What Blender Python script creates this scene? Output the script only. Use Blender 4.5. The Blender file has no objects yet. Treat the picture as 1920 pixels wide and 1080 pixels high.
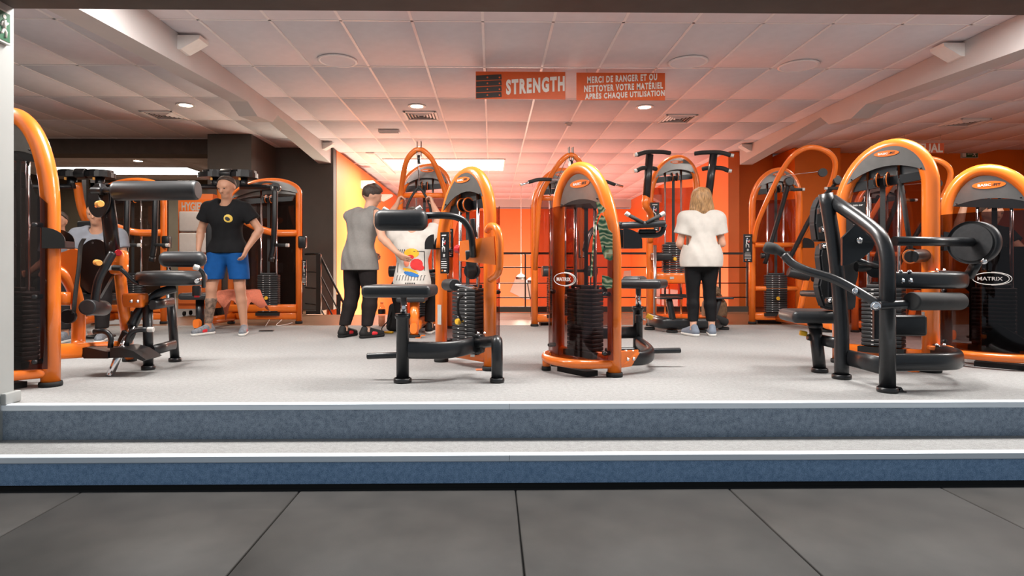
import bpy, bmesh, math, random
import numpy as np
from mathutils import Vector, Matrix
from mathutils.bvhtree import BVHTree
from mathutils.geometry import tessellate_polygon
random.seed(7)
SC = bpy.context.scene
COL = SC.collection
PI = math.pi
R = math.radians
# ------------------------------------------------------------------ camera
F_PX, YAW, PCX, PCY, CAMZ = 1163.0, R(0.9), 941.0, 503.0, 0.72
cam = bpy.data.cameras.new('camera')
cam.sensor_width = 36.0
cam.lens = 36.0 * F_PX / 1920
cam.shift_x = (960 - PCX) / 1920
cam.shift_y = -(540 - PCY) / 1920
cam.clip_start = 0.05
co = bpy.data.objects.new('camera', cam)
co.location = (0, 0, CAMZ)
co.rotation_euler = (PI / 2, 0, -YAW)
COL.objects.link(co)
SC.camera = co
# ------------------------------------------------------------------ world and exposure
w = bpy.data.worlds.new('world')
SC.world = w
w.use_nodes = True
w.node_tree.nodes['Background'].inputs[0].default_value = (0.80, 0.90, 1.0, 1)
w.node_tree.nodes['Background'].inputs[1].default_value = 0.42
SC.view_settings.view_transform = 'Standard'
SC.view_settings.look = 'None'
SC.view_settings.gamma = 1.0
SC.view_settings.use_curve_mapping = False
SC.view_settings.exposure = 0.0
CEIL = 2.815

def area_light(name, loc, sx, sy, power, color=(1, 1, 1), rot=(0, 0, 0), shape='RECTANGLE', spread=PI):
    l = bpy.data.lights.new(name, 'AREA')
    l.shape = shape
    l.size = sx
    l.size_y = sy
    l.energy = power
    l.color = color
    l.spread = spread
    o = bpy.data.objects.new(name, l)
    o.location = loc
    o.rotation_euler = rot
    COL.objects.link(o)
    return o

# the lamps' own light and the added stairwell fill (fixtures are built further down at the same places)
DOWN = [(-3.93, 8.02), (-0.97, 8.02), (1.98, 8.02), (4.86, 8.02), (7.75, 8.02), (-6.9, 8.02)]
NEAR = [(-4.4, 4.15), (-1.75, 4.15), (0.9, 4.15), (3.55, 4.15), (6.2, 4.15)]
for (x, y) in NEAR:
    area_light('near_panel_light', (x, y, CEIL - 0.035), 1.15, 0.55, 115, (1, 0.97, 0.93))
for (x, y) in DOWN:
    area_light('downlight_light', (x, y, CEIL - 0.03), 0.16, 0.16, 26 if x < -3 else 18, (1, 0.86, 0.72), shape='DISK')
area_light('void_panel_light', (-0.92, 12.55, CEIL - 0.04), 2.2, 1.2, 320, (1, 0.93, 0.82))
area_light('ceiling_fill_light', (1.0, 14.6, -2.75), 3.0, 3.0, 170, (1, 0.93, 0.90), (PI, 0, 0))  # added fill from below floor level, out of view, whitens the far ceiling
area_light('wall_fill_light', (-1.55, 12.35, -0.75), 1.2, 0.5, 190, (1, 0.92, 0.70), (0, R(128), 0))  # added fill, out of view, for the glow on the left orange wall
area_light('back_panel_light', (-7.75, 13.4, CEIL - 0.04), 2.8, 0.9, 90, (1, 0.98, 0.95))

# ------------------------------------------------------------------ measuring
def P(u, v, Y):
    a = (u - PCX) / F_PX
    b = (PCY - v) / F_PX
    d = Vector((math.sin(YAW) + a * math.cos(YAW), math.cos(YAW) - a * math.sin(YAW), b))
    p = d * (Y / d.y)
    p.z += CAMZ
    return p

def G(u, v, z=0.0):
    a = (u - PCX) / F_PX
    b = (PCY - v) / F_PX
    d = Vector((math.sin(YAW) + a * math.cos(YAW), math.cos(YAW) - a * math.sin(YAW), b))
    p = d * ((z - CAMZ) / d.z)
    p.z = z
    return p

# ------------------------------------------------------------------ materials
MAT = {}
def mat(name, col, rough=0.5, metal=0.0, coat=0.0, var=0.06, scale=20.0, bump=0.0, bscale=200.0,
        emit=0.0, stretch=None, detail=4.0, spec=0.5):
    if name in MAT:
        return MAT[name]
    m = bpy.data.materials.new(name)
    m.use_nodes = True
    nt = m.node_tree
    b = nt.nodes['Principled BSDF']
    tc = nt.nodes.new('ShaderNodeTexCoord')
    src = tc.outputs['Object']
    if stretch:
        mp = nt.nodes.new('ShaderNodeMapping')
        mp.inputs['Scale'].default_value = stretch
        nt.links.new(src, mp.inputs['Vector'])
        src = mp.outputs['Vector']
    n = nt.nodes.new('ShaderNodeTexNoise')
    n.inputs['Scale'].default_value = scale
    n.inputs['Detail'].default_value = detail
    nt.links.new(src, n.inputs['Vector'])
    r = nt.nodes.new('ShaderNodeValToRGB')
    r.color_ramp.elements[0].position = 0.3
    r.color_ramp.elements[1].position = 0.7
    c0 = tuple(max(0, c * (1 - var)) for c in col)
    c1 = tuple(min(1, c * (1 + var)) for c in col)
    r.color_ramp.elements[0].color = (*c0, 1)
    r.color_ramp.elements[1].color = (*c1, 1)
    nt.links.new(n.outputs['Fac'], r.inputs['Fac'])
    nt.links.new(r.outputs['Color'], b.inputs['Base Color'])
    b.inputs['Roughness'].default_value = rough
    b.inputs['Metallic'].default_value = metal
    b.inputs['Coat Weight'].default_value = coat
    b.inputs['Coat Roughness'].default_value = 0.06
    b.inputs['Specular IOR Level'].default_value = spec
    if bump:
        n2 = nt.nodes.new('ShaderNodeTexNoise')
        n2.inputs['Scale'].default_value = bscale
        n2.inputs['Detail'].default_value = 3
        nt.links.new(src, n2.inputs['Vector'])
        bp = nt.nodes.new('ShaderNodeBump')
        bp.inputs['Strength'].default_value = bump
        bp.inputs['Distance'].default_value = 0.01
        nt.links.new(n2.outputs['Fac'], bp.inputs['Height'])
        nt.links.new(bp.outputs['Normal'], b.inputs['Normal'])
    if emit:
        b.inputs['Emission Color'].default_value = (*col, 1)
        b.inputs['Emission Strength'].default_value = emit
    MAT[name] = m
    return m

def smoked(name, tint, gloss=0.04):
    m = bpy.data.materials.new(name)
    m.use_nodes = True
    nt = m.node_tree
    nt.nodes.clear()
    out = nt.nodes.new('ShaderNodeOutputMaterial')
    tr = nt.nodes.new('ShaderNodeBsdfTransparent')
    gl = nt.nodes.new('ShaderNodeBsdfGlossy')
    gl.inputs['Roughness'].default_value = gloss
    lw = nt.nodes.new('ShaderNodeLayerWeight')
    lw.inputs['Blend'].default_value = 0.5
    pw = nt.nodes.new('ShaderNodeMath')
    pw.operation = 'POWER'
    pw.inputs[1].default_value = 4.0
    nt.links.new(lw.outputs['Facing'], pw.inputs[0])
    fr = nt.nodes.new('ShaderNodeMath')
    fr.operation = 'MULTIPLY_ADD'
    fr.inputs[1].default_value = 0.22
    fr.inputs[2].default_value = 0.03
    nt.links.new(pw.outputs[0], fr.inputs[0])
    n = nt.nodes.new('ShaderNodeTexNoise')
    n.inputs['Scale'].default_value = 3.0
    rp = nt.nodes.new('ShaderNodeValToRGB')
    rp.color_ramp.elements[0].color = (*[c * 0.92 for c in tint], 1)
    rp.color_ramp.elements[1].color = (*tint, 1)
    nt.links.new(n.outputs['Fac'], rp.inputs['Fac'])
    nt.links.new(rp.outputs['Color'], tr.inputs['Color'])
    mx = nt.nodes.new('ShaderNodeMixShader')
    nt.links.new(fr.outputs[0], mx.inputs['Fac'])
    nt.links.new(tr.outputs['BSDF'], mx.inputs[1])
    nt.links.new(gl.outputs['BSDF'], mx.inputs[2])
    nt.links.new(mx.outputs['Shader'], out.inputs['Surface'])
    MAT[name] = m
    return m

mat('orange', (0.88, 0.19, 0.018), 0.28, coat=0.6, var=0.03, scale=6)
mat('orange_badge', (0.85, 0.18, 0.02), 0.35, var=0.03)
mat('black_metal', (0.011, 0.012, 0.014), 0.36, coat=0.15, var=0.15, scale=60, bump=0.02, bscale=600)
mat('black_plastic', (0.012, 0.012, 0.013), 0.33, var=0.1, bump=0.03, bscale=500)
mat('rubber', (0.010, 0.010, 0.010), 0.8, var=0.2)
mat('vinyl', (0.024, 0.025, 0.027), 0.40, var=0.10, scale=40, bump=0.06, bscale=380)
mat('grip', (0.018, 0.018, 0.018), 0.7, var=0.2, bump=0.1, bscale=500)
mat('chrome', (0.82, 0.82, 0.84), 0.12, metal=1.0, var=0.03)
mat('steel', (0.55, 0.56, 0.58), 0.3, metal=1.0, var=0.06)
mat('aluminium', (0.80, 0.86, 0.92), 0.42, metal=0.1, var=0.05, scale=8, stretch=(0.3, 40, 40))
mat('grey_plate', (0.20, 0.19, 0.18), 0.30, metal=0.6, coat=0.4, var=0.06)
mat('belt', (0.02, 0.02, 0.02), 0.6, var=0.2, scale=90)
mat('iron', (0.028, 0.028, 0.030), 0.45, var=0.2, scale=40)
mat('white_print', (0.82, 0.81, 0.78), 0.5, var=0.03)
mat('black_print', (0.02, 0.018, 0.018), 0.5, var=0.05)
mat('yellow', (0.90, 0.50, 0.03), 0.4, var=0.05)
mat('amber_knob', (0.85, 0.42, 0.10), 0.35, var=0.05)
mat('red_knob', (0.55, 0.012, 0.02), 0.35, var=0.05)
mat('cap_white', (0.62, 0.61, 0.58), 0.35, metal=0.3, var=0.05)
mat('blue_print', (0.03, 0.12, 0.5), 0.5)
mat('red_print', (0.6, 0.02, 0.02), 0.5)
smoked('smoked', (0.70, 0.56, 0.54))
smoked('smoked_dark', (0.46, 0.38, 0.37))
smoked('clear_plastic', (0.9, 0.88, 0.86))

# ------------------------------------------------------------------ mesh building
ORG = {}
def finish(o, label=None, cat=None, group=None, kind=None):
    if label: o['label'] = label
    if cat: o['category'] = cat
    if group: o['group'] = group
    if kind: o['kind'] = kind
    return o

def thing(name, loc, label, cat, group=None):
    o = bpy.data.objects.new(name, None)
    o.empty_display_size = 0.1
    o.location = loc
    COL.objects.link(o)
    ORG[o] = Vector(loc)
    return finish(o, label, cat, group)

def fil(pts, rad, n=6, closed=False):
    pts = [Vector(p) for p in pts]
    out = []
    N = len(pts)
    for i, p in enumerate(pts):
        if not closed and (i == 0 or i == N - 1):
            out.append(p)
            continue
        a = pts[i - 1]
        c = pts[(i + 1) % N]
        da, dc = a - p, c - p
        ra = min(rad, da.length * 0.48)
        rc = min(rad, dc.length * 0.48)
        p0 = p + da.normalized() * ra
        p2 = p + dc.normalized() * rc
        for k in range(n + 1):
            t = k / n
            out.append(p0 * (1 - t) ** 2 + p * 2 * t * (1 - t) + p2 * t ** 2)
    return out

def smooth_path(pts, n=8):
    pts = [Vector(p) for p in pts]
    q = [pts[0] * 2 - pts[1]] + pts + [pts[-1] * 2 - pts[-2]]
    out = []
    for i in range(1, len(q) - 2):
        for k in range(n):
            t = k / n
            a, b, c, d = q[i - 1], q[i], q[i + 1], q[i + 2]
            out.append(0.5 * ((2 * b) + (c - a) * t + (2 * a - 5 * b + 4 * c - d) * t * t + (3 * b - a - 3 * c + d) * t ** 3))
    out.append(pts[-1])
    return out

class MB:
    def __init__(self):
        self.v = []
        self.f = []
        self.s = []
    def add(self, vs, fs, smooth=False, M=None):
        b = len(self.v)
        for p in vs:
            p = Vector(p)
            self.v.append(M @ p if M else p)
        for f in fs:
            self.f.append([i + b for i in f])
            self.s.append(smooth)
        return self
    def box(self, c, s, M=None, rz=0.0):
        x, y, z = s[0] / 2, s[1] / 2, s[2] / 2
        vs = [(a * x, b_ * y, d * z) for d in (-1, 1) for b_ in (-1, 1) for a in (-1, 1)]
        T = Matrix.Translation(Vector(c)) @ Matrix.Rotation(rz, 4, 'Z')
        fs = [(0, 2, 3, 1), (4, 5, 7, 6), (0, 1, 5, 4), (2, 6, 7, 3), (0, 4, 6, 2), (1, 3, 7, 5)]
        return self.add(vs, fs, False, (M @ T) if M else T)
    def rbox(self, c, s, r, M=None, rot=None, seg=3):
        bm = bmesh.new()
        bmesh.ops.create_cube(bm, size=1.0)
        bmesh.ops.scale(bm, vec=s, verts=bm.verts)
        bmesh.ops.bevel(bm, geom=list(bm.edges), offset=min(r, min(s) * 0.49), segments=seg, affect='EDGES', profile=0.5)
        bm.verts.index_update()
        vs = [v.co.copy() for v in bm.verts]
        fs = [[v.index for v in f.verts] for f in bm.faces]
        bm.free()
        T = Matrix.Translation(Vector(c))
        if rot is not None:
            T = T @ rot.to_4x4()
        return self.add(vs, fs, True, (M @ T) if M else T)
    def sweep(self, path, sec, up=None, caps=True, closed=False, smooth=True, M=None):
        path = [Vector(p) for p in path]
        n, k = len(path), len(sec)
        vs, fs = [], []
        prev = None
        for i, p in enumerate(path):
            if closed:
                t = path[(i + 1) % n] - path[i - 1]
            else:
                t = path[min(i + 1, n - 1)] - path[max(i - 1, 0)]
            t.normalize()
            if up is not None:
                s = t.cross(Vector(up))
                if s.length < 1e-4:
                    s = prev if prev else Vector((1, 0, 0))
                s.normalize()
            else:
                if prev is None:
                    a = Vector((0, 0, 1)) if abs(t.z) < 0.9 else Vector((1, 0, 0))
                    s = t.cross(a).normalized()
                else:
                    s = (prev - t * prev.dot(t)).normalized()
            prev = s.copy()
            u = s.cross(t)
            sc = sec[i] if isinstance(sec[0][0], (tuple, list)) else sec
            for (a, b_) in sc:
                vs.append(p + s * a + u * b_)
        if isinstance(sec[0][0], (tuple, list)):
            k = len(sec[0])
        rng = n if closed else n - 1
        for i in range(rng):
            j = (i + 1) % n
            for q in range(k):
                fs.append((i * k + q, i * k + (q + 1) % k, j * k + (q + 1) % k, j * k + q))
        self.add(vs, fs, smooth, M)
        if caps and not closed:
            self.add(vs[:k], [list(range(k))[::-1]], False, M)
            self.add(vs[-k:], [list(range(k))], False, M)
        return self
    def tube(self, path, r, seg=14, **kw):
        return self.sweep(path, [(r * math.cos(2 * PI * q / seg), r * math.sin(2 * PI * q / seg)) for q in range(seg)], **kw)
    def taper(self, path, rs, seg=14, **kw):
        return self.sweep(path, [[(r * math.cos(2 * PI * q / seg), r * math.sin(2 * PI * q / seg)) for q in range(seg)] for r in rs], **kw)
    def oval(self, path, w_, h, seg=20, e=2.6, up=(0, 0, 1), **kw):
        sec = []
        for q in range(seg):
            a = 2 * PI * q / seg
            c, s = math.cos(a), math.sin(a)
            sec.append((w_ / 2 * math.copysign(abs(c) ** (2 / e), c), h / 2 * math.copysign(abs(s) ** (2 / e), s)))
        return self.sweep(path, sec, up=up, **kw)
    def cyl(self, a, b, r, seg=18, r2=None, M=None, smooth=True):
        return self.taper([a, b], [r, r if r2 is None else r2], seg, M=M, smooth=smooth)
    def roller(self, a, b, r, e=0.02, seg=24, M=None):
        a, b = Vector(a), Vector(b)
        d = (b - a).normalized()
        pts, rs = [], []
        for t, q in ((0, 0.80), (0.12, 0.9), (0.4, 0.97), (1, 1.0)):
            pts.append(a + d * e * t); rs.append(r * q)
        for t, q in ((1, 1.0), (0.4, 0.97), (0.12, 0.9), (0, 0.80)):
            pts.append(b - d * e * t); rs.append(r * q)
        return self.taper(pts, rs, seg, M=M)
    def prism(self, pts, o, ax, ay, az, th, smooth=False, M=None):
        """outline pts (a, b) on axes ax, ay from origin o, thickness th along az (centred)"""
        o, ax, ay, az = Vector(o), Vector(ax), Vector(ay), Vector(az)
        n = len(pts)
        vs = [o + ax * a + ay * b_ - az * th / 2 for a, b_ in pts] + [o + ax * a + ay * b_ + az * th / 2 for a, b_ in pts]
        tris = tessellate_polygon([[Vector((a, b_, 0)) for a, b_ in pts]])
        fs = [tuple(t) for t in tris] + [tuple(i + n for i in t[::-1]) for t in tris]
        self.add(vs, fs, False, M)
        side = [(i, (i + 1) % n, (i + 1) % n + n, i + n) for i in range(n)]
        self.add(vs, side, smooth, M)
        return self
    def lathe(self, c, prof, seg=24, axis=None, M=None):
        """profile (r, h) from centre c along axis"""
        c = Vector(c)
        ax = Vector(axis).normalized() if axis is not None else Vector((0, 0, 1))
        a = Vector((1, 0, 0)) if abs(ax.x) < 0.9 else Vector((0, 1, 0))
        s = ax.cross(a).normalized()
        u = ax.cross(s)
        vs, fs = [], []
        for r, h in prof:
            for q in range(seg):
                an = 2 * PI * q / seg
                vs.append(c + ax * h + s * (max(r, 1e-4) * math.cos(an)) + u * (max(r, 1e-4) * math.sin(an)))
        n = len(prof)
        for i in range(n - 1):
            dr, dh = prof[i + 1][0] - prof[i][0], prof[i + 1][1] - prof[i][1]
            fs = []
            for q in range(seg):
                fs.append((i * seg + q, i * seg + (q + 1) % seg, (i + 1) * seg + (q + 1) % seg, (i + 1) * seg + q))
            flat = abs(dh) < 0.15 * abs(dr)
            b = len(self.v)
            self.add([vs[k] for k in range(i * seg, (i + 2) * seg)], [[k - i * seg for k in f] for f in fs], not flat, M)
        return self
    def build(self, name, m, parent=None, label=None, cat=None, group=None, kind=None, org=None):
        me = bpy.data.meshes.new(name)
        o0 = ORG.get(parent, Vector((0, 0, 0))) if parent else (Vector(org) if org is not None else Vector((0, 0, 0)))
        me.from_pydata([tuple(p - o0) for p in self.v], [], self.f)
        me.polygons.foreach_set('use_smooth', self.s)
        bm = bmesh.new()
        bm.from_mesh(me)
        bmesh.ops.remove_doubles(bm, verts=bm.verts, dist=1e-5)
        bmesh.ops.recalc_face_normals(bm, faces=bm.faces)
        bm.to_mesh(me)
        bm.free()
        me.update()
        me.materials.append(MAT[m] if isinstance(m, str) else m)
        o = bpy.data.objects.new(name, me)
        COL.objects.link(o)
        if parent:
            o.parent = parent
        else:
            o.location = o0
        ORG[o] = o0
        if any(self.s) and not all(self.s):
            pass
        return finish(o, label, cat, group, kind)

def copy_part(o, parent, loc):
    c = o.copy()
    COL.objects.link(c)
    c.parent = parent
    c.location = loc
    return c

def copy_tree(o, parent=None):
    c = o.copy()
    COL.objects.link(c)
    c.parent = parent
    for ch in list(o.children):
        copy_tree(ch, c)
    return c

def text_mesh(body, size, bold=0.0, sx=1.0, extrude=0.001, spacing=1.0):
    cu = bpy.data.curves.new('txt', 'FONT')
    cu.body = body
    cu.size = size
    cu.offset = bold * size
    cu.extrude = extrude
    cu.space_character = spacing
    cu.align_x = 'CENTER'
    cu.align_y = 'CENTER'
    cu.resolution_u = 3
    ob = bpy.data.objects.new('txt', cu)
    COL.objects.link(ob)
    dg = bpy.context.evaluated_depsgraph_get()
    me = bpy.data.meshes.new_from_object(ob.evaluated_get(dg))
    vs = [(v.co.x * sx, v.co.y, v.co.z) for v in me.vertices]
    fs = [list(p.vertices) for p in me.polygons]
    bpy.data.objects.remove(ob)
    bpy.data.curves.remove(cu)
    bpy.data.meshes.remove(me)
    return vs, fs

def lettering(name, body, size, o, ax, ay, m, parent, bold=0.0, sx=1.0, extrude=0.001, spacing=1.0, shear=0.0, fit=None, fith=None, label=None):
    """flat letters with their middle at o, reading along ax, up along ay"""
    ax, ay = Vector(ax).normalized(), Vector(ay).normalized()
    az = ax.cross(ay)
    vs, fs = text_mesh(body, size, bold, sx, extrude, spacing)
    xs = [p[0] for p in vs]; ys = [p[1] for p in vs]
    mx, my = (min(xs) + max(xs)) / 2, (min(ys) + max(ys)) / 2
    kx = fit / (max(xs) - min(xs)) if fit else 1.0
    ky = fith / (max(ys) - min(ys)) if fith else 1.0
    mb = MB()
    mb.add([Vector(o) + ax * ((x - mx) * kx) + ay * ((y - my) * ky + shear * (x - mx) * kx) + az * z for x, y, z in vs], fs)
    return mb.build(name, m, parent, label=label)
# ================================================================== the room
def carpet(name, c_dark, c_light, scale=240.0):
    m = bpy.data.materials.new(name)
    m.use_nodes = True
    nt = m.node_tree
    b = nt.nodes['Principled BSDF']
    tc = nt.nodes.new('ShaderNodeTexCoord')
    n = nt.nodes.new('ShaderNodeTexNoise')
    n.inputs['Scale'].default_value = scale
    n.inputs['Detail'].default_value = 5
    n.inputs['Roughness'].default_value = 0.7
    n2 = nt.nodes.new('ShaderNodeTexNoise')
    n2.inputs['Scale'].default_value = 45
    n2.inputs['Detail'].default_value = 3
    nt.links.new(tc.outputs['Object'], n.inputs['Vector'])
    nt.links.new(tc.outputs['Object'], n2.inputs['Vector'])
    ad = nt.nodes.new('ShaderNodeMath')
    ad.operation = 'MULTIPLY_ADD'
    ad.inputs[1].default_value = 0.25
    nt.links.new(n2.outputs['Fac'], ad.inputs[0])
    sc = nt.nodes.new('ShaderNodeMath')
    sc.operation = 'MULTIPLY'
    sc.inputs[1].default_value = 0.82
    nt.links.new(n.outputs['Fac'], sc.inputs[0])
    nt.links.new(sc.outputs[0], ad.inputs[2])
    r = nt.nodes.new('ShaderNodeValToRGB')
    r.color_ramp.elements[0].position = 0.40
    r.color_ramp.elements[1].position = 0.66
    r.color_ramp.elements[0].color = (*c_dark, 1)
    r.color_ramp.elements[1].color = (*c_light, 1)
    nt.links.new(ad.outputs[0], r.inputs['Fac'])
    nt.links.new(r.outputs['Color'], b.inputs['Base Color'])
    b.inputs['Roughness'].default_value = 0.95
    b.inputs['Specular IOR Level'].default_value = 0.1
    bp = nt.nodes.new('ShaderNodeBump')
    bp.inputs['Strength'].default_value = 0.5
    bp.inputs['Distance'].default_value = 0.004
    nt.links.new(n.outputs['Fac'], bp.inputs['Height'])
    nt.links.new(bp.outputs['Normal'], b.inputs['Normal'])
    MAT[name] = m
carpet('carpet', (0.215, 0.212, 0.208), (0.385, 0.383, 0.378))
carpet('riser_upper', (0.10, 0.135, 0.18), (0.38, 0.45, 0.54))
carpet('riser_lower', (0.10, 0.20, 0.36), (0.38, 0.55, 0.78))
mat('mat_rubber', (0.034, 0.031, 0.028), 0.62, var=0.28, scale=5, bump=0.05, bscale=300, detail=8)
mat('mat_gap', (0.012, 0.012, 0.012), 0.9)
mat('wood_floor', (0.20, 0.105, 0.055), 0.42, var=0.25, scale=6, stretch=(1, 8, 1))
mat('dark_brown', (0.080, 0.060, 0.050), 0.7, var=0.12, scale=7, bump=0.03, bscale=40)
mat('grey_wall', (0.075, 0.066, 0.058), 0.65, var=0.06, scale=4)
mat('olive_wall', (0.10, 0.075, 0.045), 0.75, var=0.1, scale=3)
mat('jamb_grey', (0.36, 0.37, 0.36), 0.6, var=0.05, scale=3)
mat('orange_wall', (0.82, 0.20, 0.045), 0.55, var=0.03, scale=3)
mat('orange_wall_shaded', (0.74, 0.165, 0.004), 0.55, var=0.03, scale=3)  # same paint as orange_wall; the duller light there is put into the colour
mat('beam_white', (0.52, 0.49, 0.48), 0.6, var=0.03, scale=3)
mat('tile_white', (0.68, 0.64, 0.67), 0.8, var=0.03, scale=8, bump=0.04, bscale=120)
mat('tbar', (0.80, 0.76, 0.76), 0.45, var=0.03)
mat('frame_white', (0.78, 0.76, 0.74), 0.5, var=0.03)
mat('vent_dark', (0.05, 0.045, 0.04), 0.7)
mat('lamp_glow', (1.0, 0.84, 0.66), 0.5, emit=14.0)
mat('panel_glow', (1.0, 0.97, 0.92), 0.5, emit=5.0)
mat('rail_black', (0.022, 0.018, 0.016), 0.4, var=0.1)
mat('kerb', (0.06, 0.055, 0.045), 0.6)
mat('mural_grey', (0.42, 0.36, 0.30), 0.7, var=0.1, scale=2)
mat('sign_orange', (0.66, 0.10, 0.012), 0.45, var=0.03)
mat('sign_dark', (0.035, 0.028, 0.024), 0.5)
mat('sign_white', (0.80, 0.76, 0.70), 0.5, var=0.03)
mat('exit_green', (0.01, 0.11, 0.045), 0.35, var=0.05)

def struct(mb, name, m, parent=None):
    return mb.build(name, m, parent, kind=None if parent else 'structure')

XL, XR = -10.6, 9.7
Y1, Y2 = 3.30, 3.00            # noses of the two steps
Z1, Z2 = -0.184, -0.332        # lower tread and lower floor
JX = -2.575                    # reveal of the wide opening

# lower floor: black subfloor with one rubber mat per metre
b = MB().box((1.5, 0.9, Z2 - 0.03), (9.0, 4.3, 0.03))
floor = struct(b, 'floor', 'mat_gap')
x0 = G(970, 915, Z2).x
mesh_mat = None
for i in range(-4, 5):
    for j in range(0, 4):
        cx, cy = x0 + 0.5 + i * 1.02, 2.945 - 0.5 - j * 1.0  # mats stop short: bare black strip stands in for shadow below the riser
        if abs(cx) > 5.6:
            continue
        if mesh_mat is None:
            o = MB().rbox((0, 0, 0), (1.014, 0.994, 0.028), 0.004, seg=1).build('rubber_mat', 'mat_rubber', floor)
            mesh_mat = o
            o.location = (cx, cy, Z2 - 0.014)
        else:
            copy_part(mesh_mat, floor, (cx, cy, Z2 - 0.014))
# wooden plinth of the steps
SX0, SX1 = JX, 6.6
SXC, SXW = (SX0 + SX1) / 2, SX1 - SX0
ST = 0.0
def stair_box(y0, y1, z0, z1):
    return MB().box((SXC, (y0 + y1) / 2, (z0 + z1) / 2), (SXW, y1 - y0, z1 - z0))
step = struct(stair_box(Y2 + 0.012, 3.6, Z2 - 0.06, Z1 - 0.004), 'step', 'mat_gap')
struct(stair_box(Y2 + 0.004, Y2 + 0.012, Z2 + 0.012, Z1 - 0.024), 'step_riser', 'riser_lower')
struct(stair_box(Y2 + 0.012, Y1 + 0.02, Z1 - 0.004, Z1), 'step_tread', 'carpet')
struct(stair_box(Y1 + 0.004, Y1 + 0.012, Z1, -0.024), 'step_riser', 'riser_upper')
def nosing(name, y, z):
    jx = P(955, 500, y).x
    root = bpy.data.objects.new(name, None)
    COL.objects.link(root)
    root.location = (jx, y, z)
    ORG[root] = Vector((jx, y, z))
    finish(root, kind='structure')
    prof = [(-0.002, -0.030), (0.006, -0.030), (0.006, -0.004), (0.040, -0.004), (0.040, 0.003), (0.0, 0.004), (-0.006, 0.000), (-0.006, -0.026)]
    for (xa, xb) in ((SX0, jx - 0.001), (jx + 0.001, SX1)):
        mb = MB()
        mb.prism(prof, ((xa + xb) / 2, y, z), (0, 1, 0), (0, 0, 1), (1, 0, 0), xb - xa)
        mb.build('nosing_strip', 'aluminium', root)
nosing('trim_1', Y1, 0.0)
nosing('trim_2', Y2, Z1)
# platform floors
struct(MB().box(((XL + XR) / 2, (Y1 + 0.012 + 7.85) / 2, -0.06), (XR - XL, 7.85 - Y1 - 0.012, 0.12)), 'floor', 'carpet')
WY = 10.15
mb = MB()
mb.box(((-0.6 + XR) / 2, (7.85 + WY) / 2, -0.063), (XR + 0.6, WY - 7.85, 0.12))
mb.box(((-2.9 - 0.6) / 2, (7.85 + 9.72) / 2, -0.063), (2.3, 9.72 - 7.85, 0.12))
mb.box(((XL - 2.9) / 2, (7.85 + 15.2) / 2, -0.063), (-2.9 - XL, 15.2 - 7.85, 0.12))
mb.box(((4.25 + XR) / 2, (WY + 12.2) / 2, -0.063), (XR - 4.25, 12.2 - WY, 0.12))
struct(mb, 'floor', 'wood_floor')
# the stairwell beyond the railing
struct(MB().box((0.75, 14.5, -3.05), (7.1, 9.6, 0.1)), 'floor', 'wood_floor')
LW, RW, FW = -2.76, 4.25, 19.0
struct(MB().box((LW - 0.1, (11.06 + FW) / 2, (CEIL - 3) / 2), (0.2, FW - 11.06, CEIL + 3)), 'wall_left', 'orange_wall')
struct(MB().box((RW + 0.1, (11.1 + FW) / 2, (CEIL - 3) / 2), (0.2, FW - 11.1, CEIL + 3)), 'wall_right', 'orange_wall')
struct(MB().box(((LW + RW) / 2, FW + 0.1, (2.55 - 3) / 2), (RW - LW, 0.2, 5.55)), 'wall_back', 'orange_wall')
struct(MB().box(((LW + RW) / 2, FW + 0.05, 2.70), (RW - LW, 0.3, 0.24)), 'trim_3', 'beam_white')
struct(MB().box((0.75, WY - 0.1, -1.55), (7.1, 0.1, 2.8)), 'wall_front', 'orange_wall')
# kerb under the railing
struct(MB().box((1.83, WY + 0.04, 0.045), (4.84, 0.08, 0.09)), 'trim_4', 'kerb')
# dark grey piers and header on the left
struct(MB().box((-4.10, 10.29, CEIL / 2), (0.68, 1.08, CEIL - 0.004)), 'wall_pier', 'grey_wall')
struct(MB().box((-3.26, 10.93, CEIL / 2), (1.0, 0.2, CEIL - 0.004)), 'wall_pier', 'grey_wall')
struct(MB().box(((XL - 4.44) / 2, 10.35, CEIL - 0.12), (-4.44 - XL, 0.4, 0.24)), 'trim_5', 'dark_brown')
struct(MB().box(((XL - 4.2) / 2, 15.3, CEIL / 2), (-4.2 - XL, 0.2, CEIL + 0.26)), 'wall_back', 'olive_wall')
struct(MB().box((-4.1, 13.0, CEIL / 2), (0.2, 4.5, CEIL + 0.26)), 'wall_side', 'olive_wall')
struct(MB().box((XL - 0.1, 9.3, CEIL / 2), (0.2, 12.2, CEIL + 0.26)), 'wall_left', 'grey_wall')
# orange walls on the right
struct(MB().box((5.66, 11.3, CEIL / 2), (0.80, 1.2, CEIL - 0.004)), 'wall_pier', 'orange_wall_shaded')
struct(MB().box(((4.46 + 5.26) / 2, 11.65, CEIL / 2), (0.80, 0.2, CEIL + 0.26)), 'wall_back', 'orange_wall_shaded')
struct(MB().box(((6.06 + XR) / 2, 11.3, CEIL / 2), (XR - 6.06, 0.2, CEIL + 0.26)), 'wall_back', 'orange_wall_shaded')
struct(MB().box((XR + 0.1, 7.4, CEIL / 2), (0.2, 8.2, CEIL + 0.26)), 'wall_right', 'orange_wall_shaded')
struct(MB().box(((4.25 + 9.7) / 2, 11.17, 0.05), (0.4, 0.02, 0.10)), 'baseboard_back', 'kerb') if False else None
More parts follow.
